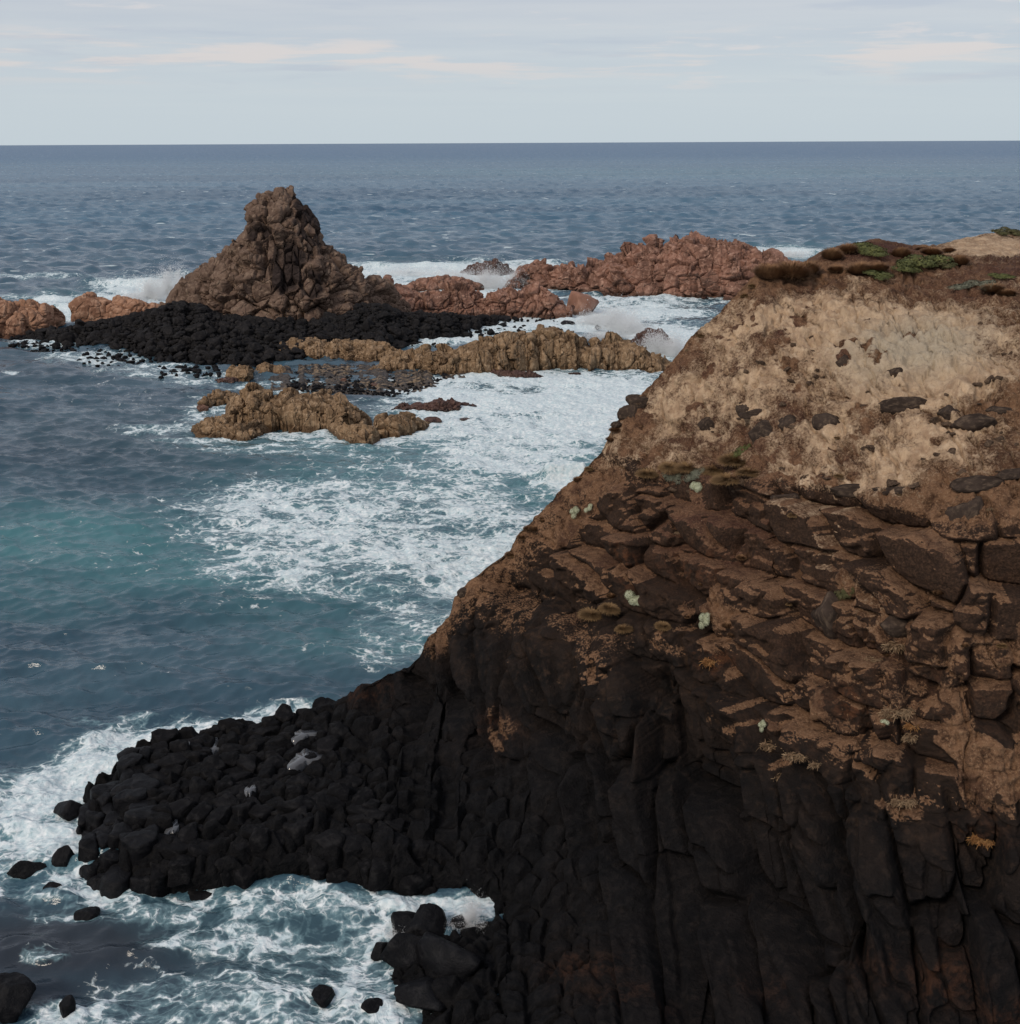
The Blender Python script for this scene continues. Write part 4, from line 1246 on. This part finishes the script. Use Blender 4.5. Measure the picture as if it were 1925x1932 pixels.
def column_head(poly, h, seed, dome):
    """rounded column head from a plan polygon around its centre"""
    rng2 = np.random.default_rng(seed)
    poly = np.array(poly)
    ang = np.linspace(0, 2*math.pi, 26, endpoint=False)
    rad_ = []
    for a in ang:
        d = np.array([math.cos(a), math.sin(a)])
        best = 9
        for i in range(len(poly)):
            p, q = poly[i], poly[(i+1) % len(poly)]
            e = q-p
            den = d[0]*e[1]-d[1]*e[0]
            if abs(den) < 1e-9:
                continue
            t = (p[0]*e[1]-p[1]*e[0])/den
            u = (p[0]*d[1]-p[1]*d[0])/den
            if t > 0 and -1e-6 <= u <= 1+1e-6:
                best = min(best, t)
        rad_.append(min(best, 1.5))
    rad_ = np.array(rad_)
    rad_ = .8*rad_+.1*np.roll(rad_, 1)+.1*np.roll(rad_, -1)
    rings = [(-1.3, .99), (-.5, 1.0), (-.22, 1.0), (-.09, .98), (-.03, .92), (-.006, .82), (dome*.4, .6), (dome*.8, .33), (dome, .1)]
    tl = rng2.normal(0, .10, 2)
    V = []
    for (z, s) in rings:
        r = rad_*s
        x, y = r*np.cos(ang), r*np.sin(ang)
        V.append(np.stack([x, y, z+h+(x*tl[0]+y*tl[1])*(z > -.5)], -1))
    V = np.array(V).reshape(-1, 3)
    V = np.vstack([V, [[0, 0, h+dome]]]).astype(np.float32)
    nn = np.stack([fbm(V*1.9+seed*3.1+i*11, 4, seed % 53+i)-.5 for i in range(3)], -1)
    V = V+nn*np.array([.30, .30, .34], np.float32)
    n3 = np.stack([fbm(V*5.5+seed*1.7+i*5, 3, seed % 41+i)-.5 for i in range(3)], -1)
    V = V+n3*.10
    n = 26
    F4 = []
    for r in range(len(rings)-1):
        for i in range(n):
            F4.append([r*n+i, r*n+(i+1) % n, (r+1)*n+(i+1) % n, (r+1)*n+i])
    F3 = [[(len(rings)-1)*n+i, (len(rings)-1)*n+(i+1) % n, len(V)-1] for i in range(n)]
    return V, np.array(F4), np.array(F3)


PLAT = np.array([(150, 1520), (172, 1484), (205, 1466), (234, 1428), (264, 1404), (320, 1386), (375, 1380), (450, 1366), (520, 1360), (570, 1350), (612, 1338), (632, 1345),
                 (640, 1420), (690, 1490), (760, 1550), (800, 1600), (830, 1640), (820, 1680), (800, 1694), (700, 1690), (620, 1680), (550, 1668), (480, 1684), (400, 1692), (320, 1700), (260, 1690), (210, 1672), (160, 1655), (146, 1600), (140, 1560)], float)
EDGE = [(150, 1520), (172, 1484), (205, 1466), (234, 1428), (264, 1404), (320, 1386), (375, 1380), (450, 1366), (520, 1360), (570, 1350), (612, 1338)]


def inside(x, y, poly):
    c = False
    j = len(poly)-1
    for i in range(len(poly)):
        if (poly[i][1] > y) != (poly[j][1] > y) and x < (poly[j][0]-poly[i][0])*(y-poly[i][1])/(poly[j][1]-poly[i][1])+poly[i][0]:
            c = not c
        j = i
    return c


def build_columns():
    rg = np.random.default_rng(44)
    pts = []
    sp = 1.06
    ys = np.arange(48, 71, sp*.86)
    for r, y in enumerate(ys):
        for x in np.arange(-27, 2, sp):
            q = np.array([x+(r % 2)*sp/2, y])+rg.uniform(-.42, .42, 2)
            pts.append(q)
    pts = np.array(pts)
    pts = pts[rg.random(len(pts)) > .14]
    P = HL['P'][HL['nb']-3:-1]
    flat = P[:, (HL['px'] < 1050)].reshape(-1, 3)
    n = 0
    for i, q in enumerate(pts):
        px, py = to_px(np.array([q[0], q[1], 1.6]))
        if not inside(px, py, PLAT):
            continue
        dd = (flat[:, 0]-q[0])**2+(flat[:, 1]-q[1])**2
        near = np.argsort(dd)[:14]
        if dd[near[0]] > 1.0:
            continue
        hz = float(np.median(flat[near, 2]))
        if hz < -.45 or hz > 4.2:
            continue
        nb = np.argsort(((pts-q)**2).sum(1))[1:13]
        poly = [np.array(v, float) for v in ((-1, -1), (1, -1), (1, 1), (-1, 1))]
        for j in nb:
            d = pts[j]-q
            poly = clip_poly(poly, d*.49, d/np.linalg.norm(d))
            if len(poly) < 3:
                break
        if len(poly) < 3:
            continue
        rim = px < 300 or py < 1345+(650-px)*.16+22 or py > 1640
        V, F4, F3 = column_head(poly, 0, 1000+i, rg.uniform(.02, .12))
        if any(abs(px-c[0]) < c[2]+6 and abs(py-c[1]) < c[3]+5 for c in POOLS):
            continue
        lift = rg.normal(.06, .12)+(.30*rg.random() if rim else 0)
        me = new_mesh('column', V, F4, F3)
        wetrim = px < 290 or py > 1640
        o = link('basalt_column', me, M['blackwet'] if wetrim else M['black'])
        o.location = (q[0], q[1], max(hz, -.1)+lift)
        sc_ = rg.uniform(.78, 1.28)
        o.scale = (sc_*rg.uniform(.9, 1.15), sc_*rg.uniform(.9, 1.15), rg.uniform(.8, 1.2))
        o.rotation_euler = (rg.normal(0, .12), rg.normal(0, .12), rg.uniform(-.5, .5))
        if px < 300:
            lab = 'wet black column head at the wave-washed tip of the tidal platform'
            gr = 'wet column heads at the tip of the platform'
        elif rim and py < 1500:
            lab = 'black column head along the far rim of the tidal platform against the foam'
            gr = 'column heads along the far rim of the platform'
        else:
            lab = 'black basalt column head packed among others on the tidal platform'
            gr = 'column heads across the platform'
        tag(o, lab, 'basalt column', gr)
        n += 1
    print('columns', n)


build_columns()

# single rocks in the near water: px, py waterline centre, half width, height
for (x, y, w, hh, lab, sd) in [
    (127, 1544, 26, 22, 'rounded black boulder standing in foam off the platform tip', 0),
    (121, 1636, 19, 22, 'upright black rock in the surf below the rounded boulder', 1),
    (45, 1655, 26, 16, 'low black rock nearest the left edge in streaky surf', 2),
    (100, 1688, 17, 9, 'rock barely breaking the water under the upright rock', 3),
    (165, 1732, 18, 12, 'dark rock awash in the lower left swirl', 4),
    (14, 1905, 34, 34, 'black rock cut off by the bottom left corner of the photo', 5),
    (128, 1908, 14, 16, 'small black rock with white wash beside the corner rock', 6),
    (152, 1576, 12, 10, 'little black rock touching the platform tip', 7),
    (803, 1765, 34, 34, 'pointed black rock at the mouth of the foaming cove', 8),
    (866, 1748, 17, 14, 'small black rock between the pointed rock and the cliff', 9),
    (716, 1800, 17, 13, 'black stone at the seaward side of the lower ledge', 1),
    (770, 1820, 44, 34, 'broad black boulder on the lower ledge behind the pointed rock', 2),
    (612, 1888, 20, 12, 'dark rock awash at the bottom of the photo left of the lower ledge', 3),
    (700, 1905, 18, 10, 'flat dark rock awash beside the lower ledge near the bottom edge', 6),
    (850, 1850, 60, 40, 'large black boulder in the middle of the lower ledge', 7),
    (800, 1895, 50, 24, 'low black slab at the bottom left of the lower ledge', 0)]:
    p = at_z(x, y, 0)
    r = w/FPX*np.linalg.norm(p-np.array([0, 0, H]))
    h_ = hh/w*r
    place_stone('sea_rock', (p[0], p[1]+r*.4, h_*.25), (r*1.1, r*1.05, h_*1.35), 'blackwet', lab, 'rock', tilt=.2, seed=sd)

# dark stones bedded in the slope
SL = [(1552, 1163, 34, 40, 'big dark teardrop boulder lying in an earthy gully of the cliff'), (1430, 812, 25, 21, 'dark square boulder in the middle of the tan slope'), (1480, 796, 16, 15, 'dark stone right of the square boulder on the tan slope'),
      (1428, 776, 24, 9, 'flat dark slab just above the square boulder on the tan slope'), (1560, 786, 20, 17, 'dark stone at the lower edge of the pale sand'), (1332, 798, 16, 20, 'slanting dark stone on the left of the tan slope'),
      (1400, 770, 12, 13, 'small dark stone left of the flat slab on the slope'), (1712, 762, 34, 13, 'long dark slab under the pale sand patch'), (1845, 792, 40, 20, 'broad dark slab on the right of the slope below the sand'),
      (1893, 770, 30, 14, 'dark slab near the right edge just above the broad one'), (1786, 776, 20, 15, 'tilted dark stone between two dark slabs below the sand'), (1604, 921, 38, 9, 'thin dark ledge stone, left of a pair above the columns'),
      (1698, 925, 40, 10, 'thin dark ledge stone, right of a pair above the columns'), (1488, 935, 22, 10, 'small flat dark stone left of the pair of ledge stones'), (1850, 905, 40, 14, 'dark ledge stone right of the pair above the columns'),
      (1905, 890, 26, 12, 'dark ledge stone at the right edge above the columns'), (1205, 752, 20, 13, 'dark boulder jutting from the left skyline of the slope, upper one'), (1188, 776, 17, 12, 'dark boulder jutting from the left skyline of the slope, middle one'),
      (1158, 798, 12, 9, 'small grey stone jutting from the left skyline of the slope, lowest one'), (872, 1118, 13, 17, 'dark knob on the skyline low on the ridge'), (1690, 1180, 30, 20, 'dark rounded stone at the right of the earthy gully'),
      (1590, 680, 14, 12, 'reddish stone on the pale sand'), (1690, 700, 18, 9, 'grey stone cluster low on the pale sand'), (1830, 965, 28, 30, 'knobbly dark stone under the ledge stones at the right')]
for i, (x, y, w, hh, lab) in enumerate(SL):
    p, n = on_headland(x, y)
    d = (p-Vector((0, 0, H))).length
    a, b = w/FPX*d, hh/FPX*d
    me = stone_mesh(i % 10, 'dull')
    o = link('slope_stone', me)
    o.location = p-n*min(a, b)*.55
    o.scale = (a*1.2, min(a, b*1.3)*1.1, b*1.45)
    o.rotation_euler = (random.uniform(-.15, .15), random.uniform(-.12, .12), random.uniform(-.3, .3))
    tag(o, lab, 'stone')


rs = random.Random(5)
for i in range(84):
    x = rs.uniform(1180, 1930); y = rs.uniform(600, 930)
    if x < 1440-(y-500)*.62+55 or (1560 < x < 1830 and 590 < y < 735):
        continue
    p, n = on_headland(x, y)
    w = rs.choice([3, 4, 4, 5, 6, 8])/FPX*70
    o = link('slope_stone', stone_mesh(i % 10, 'clod'))
    o.location = p-n*w*.35
    o.scale = (w*rs.uniform(.9, 1.5), w, w*rs.uniform(.6, 1.0))
    o.rotation_euler = (rs.uniform(-.4, .4), rs.uniform(-.4, .4), rs.uniform(0, 6.28))
    tag(o, 'small brown stone strewn on the earthy slope of the headland', 'stone', 'small stones strewn over the slope')


# ------------------------------------------------------------------ plants
def tussock_mesh(seed, n=420, h=.8, spread=.55, droop=.8, width=.028, base=.22, lean=(0, 0)):
    rg = np.random.default_rng(seed)
    a = rg.uniform(0, 6.28, n)
    rr = base*np.sqrt(rg.random(n))
    q = rr/base
    el = np.clip(spread*(.15+.95*q)+rg.normal(0, .16, n), 0, 1.3)             # angle from upright, outer blades lean out
    ln = h*rg.uniform(.7, 1.08, n)*(1.05-.45*q*q)
    dr = droop*rg.uniform(.4, 1.3, n)
    V, T = [], []
    seg = 4
    for i in range(seg+1):
        t = i/seg
        th = el+dr*t*t*.9
        rad_ = rr*(1-.0*t)+ln*t*np.sin(el+dr*t*.55)
        zz = ln*t*np.cos(np.minimum(el+dr*t*.62, 2.4))
        x = rad_*np.cos(a)+lean[0]*t*ln; y = rad_*np.sin(a)+lean[1]*t*ln
        w = width*(1-t*.8)
        pxv, pyv = -np.sin(a)*w, np.cos(a)*w
        V.append(np.stack([x-pxv, y-pyv, zz], -1)); V.append(np.stack([x+pxv, y+pyv, zz], -1))
        T += [t, t]
    V = np.array(V)                      # (2(seg+1), n, 3)
    idx = np.arange(V.shape[0]*n).reshape(V.shape[0], n)
    F = []
    for i in range(seg):
        F.append(np.stack([idx[2*i], idx[2*i+1], idx[2*i+3], idx[2*i+2]], -1))
    t = np.repeat(np.array(T)[:, None], n, 1)
    return new_mesh('tussock', V.reshape(-1, 3), np.concatenate(F), attrs={'t': t})


def leafy_mesh(seed, n=1500, leaf=.05, flat=.5, lumps=7):
    """cushion or herb: small leaves over a few lumps"""
    rg = np.random.default_rng(seed)
    c = rg.normal(0, .38, (lumps, 3)); c[:, 2] = np.abs(c[:, 2])*flat*.8
    k = rg.integers(0, lumps, n)
    d = rg.normal(size=(n, 3)); d /= np.linalg.norm(d, axis=1, keepdims=True)
    d[:, 2] = np.abs(d[:, 2])
    r = .5*rg.uniform(.75, 1.05, n)
    p = c[k]+d*r[:, None]*np.array([1, 1, flat])
    u = np.cross(d, rg.normal(size=(n, 3))); u /= np.linalg.norm(u, axis=1, keepdims=True)
    w = np.cross(d, u)+d*rg.uniform(-.6, .6, n)[:, None]
    l = leaf*rg.uniform(.6, 1.4, n)[:, None]
    V = np.stack([p-u*l*.6, p-w*l, p+u*l*.6, p+w*l], 1).reshape(-1, 3)
    F = np.arange(4*n).reshape(n, 4)
    t = np.repeat(np.clip(.35+.65*d[:, 2]*rg.uniform(.7, 1.1, n), 0, 1), 4)
    return new_mesh('leaves', V, F, attrs={'t': t})


def straw_mesh(seed, n=420):
    """matted dead grass: short bent stalks lying every way over a patch, many hanging down"""
    rg = np.random.default_rng(seed)
    c = np.clip(rg.normal(0, .36, (n, 3)), -.6, .6)*np.array([1, .45, .30])
    d = rg.normal(size=(n, 3))*np.array([1, .35, .7]); d[:, 2] -= .35
    d /= np.linalg.norm(d, axis=1, keepdims=True)
    u = np.cross(d, rg.normal(size=(n, 3))); u /= np.linalg.norm(u, axis=1, keepdims=True)
    ln = rg.uniform(.12, .42, n)[:, None]
    w = .020
    p1 = c+d*ln*.5; p2 = c+d*ln+np.array([0, 0, -1])*ln*.25
    V = np.stack([c-u*w, c+u*w, p1+u*w, p1-u*w, p2+u*w*.4, p2-u*w*.4], 1).reshape(-1, 3)
    b = np.arange(n)[:, None]*6
    F = np.concatenate([b+np.array([[0, 1, 2, 3]]), b+np.array([[3, 2, 4, 5]])])
    return new_mesh('straw', V, F, attrs={'t': np.tile(np.array([.2, .2, .7, .7, 1, 1]), n)})


TM = {
    'big': tussock_mesh(1, 1900, 1.15, .62, .45, .034, .62), 'b2': tussock_mesh(2, 1900, 1.05, .75, .6, .034, .62), 'b3': tussock_mesh(3, 1700, 1.1, .66, .4, .032, .6),
    'g1': tussock_mesh(4, 1800, 1.05, .8, .9, .030, .55, (-.15, -.25)), 'g2': tussock_mesh(5, 1800, 1.0, .85, 1.0, .030, .55, (.15, -.25)),
    's1': straw_mesh(6), 's2': straw_mesh(7),
    'l1': leafy_mesh(8, 1800, .06, .5), 'l2': leafy_mesh(9, 1600, .06, .35, 10), 'c1': leafy_mesh(10, 2600, .04, .8, 3), 'c2': leafy_mesh(11, 2600, .04, .75, 4)}


def plant(name, var, matkey, px, py, wpx, lab, cat, group=None, sz=1.0, sink=.05, rot=None):
    p, n = on_headland(px, py)
    d = (p-Vector((0, 0, H))).length
    s = wpx/FPX*d
    key = var+matkey
    if key not in TM:
        me = TM[var].copy(); me.materials.append(M[matkey]); me.name = name; TM[key] = me
    o = link(name, TM[key])
    o.scale = (s, s, s*sz)
    if var[0] in 'lc':          # mats and cushions lie along the ground
        o.location = p+n*s*.02
        o.rotation_euler = (Matrix.Rotation(0, 3, 'Z') @ n.lerp(Vector((0, 0, 1)), .25).to_track_quat('Z', 'Y').to_matrix() @ Matrix.Rotation(random.uniform(0, 6.28), 3, 'Z')).to_euler()
    else:
        o.location = p-Vector((0, 0, sink))
        o.rotation_euler = (random.uniform(-.1, .1), random.uniform(-.1, .1), random.uniform(-.6, .6))
    tag(o, lab, cat, group)
    return o


# dry tussocks on the brink
for (x, y, w, sz, v, lab) in [
    (1452, 517, 32, .8, 'big', 'dark brown tussock at the very left corner of the cliff top'), (1490, 516, 40, .85, 'b2', 'broad brown tussock second from the left corner of the cliff top'),
    (1520, 510, 30, .8, 'b3', 'brown tussock at the right end of the row on the cliff corner'), (1568, 482, 22, .9, 'big', 'rounded golden brown tussock standing on the skyline left of the red mound'),
    (1600, 468, 20, .9, 'b2', 'tussock on the skyline touching the red mound'), (1625, 510, 28, .7, 'b3', 'low tussock below the red mound, left of the green patch'), (1655, 505, 24, .7, 'b2', 'low tussock between the red mound and the green patch'),
    (1700, 478, 20, .9, 'big', 'brown tussock at the upper left of the green patch'), (1812, 492, 20, .9, 'b3', 'round tussock standing right of the green patch'), (1745, 465, 16, .6, 'b2', 'small tussock on the skyline between mound and sand'),
    (1580, 505, 18, .7, 'b2', 'small tussock just right of the cliff corner row'), (1790, 470, 13, .6, 'big', 'tiny tussock on the skyline where the sand begins'), (1870, 545, 24, .6, 'b3', 'dull tussock on the brown brink near the right edge'),
    (1900, 550, 18, .7, 'b2', 'rust tussock at the right edge below the bare sand'), (1760, 475, 22, .6, 'b3', 'tussock behind the green patch')]:
    plant('tussock', v, 'tuss_brown', x, y+3, w*.9, lab, 'tussock', 'dry tussocks along the cliff top', sz)
for (x, y, w, sz, v, lab) in [
    (1385, 870, 36, .75, 'g1', 'largest golden drooping tussock on the middle of the slope'), (1345, 885, 30, .7, 'g2', 'golden tussock in front of the largest drooping one'), (1300, 882, 28, .7, 'g1', 'golden tussock beside the grey herb on the slope'),
    (1262, 880, 26, .7, 'g2', 'golden tussock second from the left in the slope row'), (1222, 893, 24, .7, 'g1', 'leftmost golden tussock of the slope row'), (1410, 890, 30, .6, 'g2', 'golden tussock at the right end of the slope row'),
    (1375, 905, 36, .5, 'g1', 'flattened golden tussock below the largest drooping one'), (1150, 1145, 24, .8, 'g2', 'brown tussock hanging left of the pale cushion plant'), (1120, 1160, 26, .8, 'g1', 'tussock on the dark ledge far left of the pale cushion'),
    (1175, 1185, 20, .8, 'g2', 'orange tussock under the pale cushion plant'), (1255, 1180, 18, .8, 'g1', 'small tussock between the two pale cushions')]:
    plant('tussock', v, 'tuss_gold', x, y, w*.8, lab, 'tussock', 'golden tussocks on the slope', sz)
for (x, y, w, v, lab) in [
    (1452, 1405, 34, 's1', 'dead straw hanging over a dark block in the middle of the cliff'), (1500, 1425, 30, 's2', 'dead straw on the right of the dark block top'), (1690, 1340, 36, 's1', 'bleached straw mat on the large grey column'),
    (1720, 1385, 28, 's2', 'bleached straw at the foot of the grey column mat'), (1690, 1215, 34, 's2', 'dry straw under the right earthy gully'), (1540, 1440, 22, 's1', 'thin straw trailing off a ledge right of the dark block'), (1640, 1245, 26, 's1', 'straw tuft left of the dry gully'),
    (1470, 1460, 24, 's2', 'wispy straw trailing below the dark block'), (1700, 1510, 30, 's1', 'forked pale straw draped in a notch low on the cliff')]:
    plant('dead_straw', v, 'straw', x, y, w, lab, 'dry grass', 'dead straw tufts on the cliff', .8)
for (x, y, w, lab) in [(1850, 1585, 26, 'orange dry scrub clinging low on the right of the cliff'), (1342, 1245, 26, 'orange dry scrub on the edge of a dark column in mid cliff'), (1720, 1370, 18, 'small orange scrub beside the bleached straw')]:
    plant('dry_scrub', 's1', 'orange_scrub', x, y, w, lab, 'scrub')
for (x, y, w, var, mk, lab) in [(1740, 498, 42, 'l1', 'green', 'dark green herb patch in the middle of the cliff top'), (1715, 510, 30, 'l2', 'green', 'flat green herb left below the big green patch'), (1775, 500, 26, 'l1', 'olive', 'olive scrub right of the big green patch'),
                                (1640, 474, 34, 'l2', 'green', 'bright green strip below the red mound on the skyline'), (1660, 520, 30, 'l2', 'green', 'low green strip under the brown tussocks'), (1885, 522, 20, 'l2', 'green', 'small bright green herb near the right edge'),
                                (1910, 438, 20, 'l1', 'olive', 'dark bush on the bare sand at the right edge skyline'), (1890, 440, 18, 'l2', 'olive', 'low olive bush left of the dark skyline bush'), (1395, 852, 18, 'l2', 'green', 'green sprig above the golden tussocks on the slope'),
                                (1735, 500, 12, 'c1', 'greyherb', 'pale speck of herb inside the big green patch'), (1592, 1120, 16, 'l2', 'olive', 'faint olive herb in the earthy gully above the teardrop boulder')]:
    plant('herb_patch', var, mk, x, y, w, lab, 'herb', None, .8)
for (x, y, w, var, lab) in [(1196, 1128, 17, 'c1', 'largest pale grey-green cushion plant on the dark ledges'), (1335, 1167, 15, 'c2', 'pale cushion plant right of the largest one, under a dark block'), (1315, 918, 14, 'c1', 'pale cushion plant below the golden tussocks'),
                            (1440, 1365, 9, 'c2', 'small white cushion plant in the middle of the dark cliff'), (1668, 1360, 7, 'c1', 'tiny pale cushion plant beside the bleached straw'), (1085, 963, 10, 'c2', 'dull cushion plant near the left skyline, left of two'), (1110, 962, 9, 'c1', 'dull cushion plant near the left skyline, right of two')]:
    plant('cushion_plant', var, 'cushion', x, y, w*1.25, lab, 'cushion plant', None, 1.0)
for (x, y, w, lab) in [(1270, 898, 20, 'grey herb among the golden tussocks'), (1310, 896, 18, 'grey flat herb just above the pale cushion'), (1822, 538, 24, 'grey low shrub on the brown brink, left of two'), (1862, 540, 22, 'grey low shrub on the brown brink, right of two')]:
    plant('grey_herb', 'l2', 'greyherb', x, y, w, lab, 'herb', None, .8)


# low dry tufts over the brown slope and along its skyline
rt = random.Random(21)
sx_, sy_ = [a[0] for a in SIL], [a[1] for a in SIL]
for i in range(46):
    if i < 20:
        x = rt.uniform(900, 1420); y = float(np.interp(x, sx_, sy_))+rt.uniform(6, 16)
    else:
        x = rt.uniform(1100, 1900); y = rt.uniform(640, 1240)
        if y < np.interp(x, sx_, sy_)+40 or (1560 < x < 1850 and y < 740):
            continue
    plant('dry_tuft', ['b2', 'b3', 'g2', 's1'][i % 4], ['tuss_brown', 'tuss_brown', 'tuss_gold', 'straw'][i % 4], x, y, rt.uniform(5, 11), 'small dry grass tuft on the brown slope of the headland', 'grass tuft', 'small dry tufts on the slope', .8)


# ------------------------------------------------------------------ spray of breaking waves
def spray(name, clouds, lab, n, size, seed, cat='spray'):
    rg = np.random.default_rng(seed)
    pts, ss = [], []
    tot = sum(c[5] for c in clouds)
    for (px, py, rx, rz, ry, wgt, zc) in clouds:
        m = int(n*wgt/tot)
        p0 = at_z(px, py, 0)
        k = np.linalg.norm(p0-np.array([0, 0, H]))/FPX
        g = rg.normal(size=(m*2, 3))*.48
        g[:, 2] = np.abs(g[:, 2])
        nz = fbm((g*2.3+seed).astype(np.float32), 4, seed)
        g = g[nz > .46][:m]
        p = p0+g*np.array([rx*k, ry, rz*k])+np.array([0, 0, zc])
        pts.append(p); ss.append(size*np.exp(rg.normal(0, .5, len(p))))
    p = np.concatenate(pts).astype(np.float32); s = np.concatenate(ss).astype(np.float32)
    T = np.array([[1, 1, 1], [-1, -1, 1], [-1, 1, -1], [1, -1, -1]], np.float32)*.6
    V = (p[:, None, :]+T[None]*s[:, None, None]).reshape(-1, 3)
    b = np.arange(len(p))[:, None]*4
    F = np.concatenate([b+np.array([[0, 1, 2]]), b+np.array([[0, 3, 1]]), b+np.array([[0, 2, 3]]), b+np.array([[1, 3, 2]])], 0)
    me = new_mesh(name, V, None, F)
    o = link(name, me, M['spray'])
    tag(o, lab, cat, kind='stuff')


# (px, py of the foot, half width px, height px, depth m, weight, lift m)
spray('spray', [(1160, 622, 46, 42, 2, 3, 0), (1190, 630, 40, 30, 2, 2, 0), (1120, 612, 40, 22, 2, 1.5, 0), (1240, 668, 36, 40, 2, 2.5, 0), (1275, 672, 24, 34, 2, 1.5, 0), (1215, 650, 24, 26, 2, 1, 0), (1145, 640, 60, 14, 2, 1.5, 0)],
      'white burst of spray over the channel right of the granite ridge', 110000, .034, 5)
spray('spray', [(320, 560, 26, 44, 2, 2.2, 0), (285, 566, 30, 34, 2, 2.2, 0), (340, 556, 12, 42, 2, 1, 0), (245, 570, 34, 14, 2, 1.2, 0)], 'white spray of a wave breaking left of the sea stack', 80000, .038, 6)
spray('spray', [(930, 545, 40, 40, 3, 2, 0), (975, 540, 20, 30, 3, 1, 0), (870, 530, 60, 20, 3, 1.5, 0), (780, 520, 80, 14, 3, 1, 0)], 'white water leaping over the dark rock between granite slab and reef', 60000, .04, 7)
spray('spray', [(893, 1742, 22, 40, .7, 2, 0), (870, 1748, 34, 16, .7, 1, 0), (752, 1766, 30, 10, .7, .6, 0)], 'small white splash in the inner corner of the foaming cove', 16000, .010, 8)
spray('spray', [(1470, 486, 60, 14, 3, 2, 0), (1420, 482, 24, 10, 3, 1, 0)], 'white crest breaking beyond the cliff top', 24000, .055, 9)
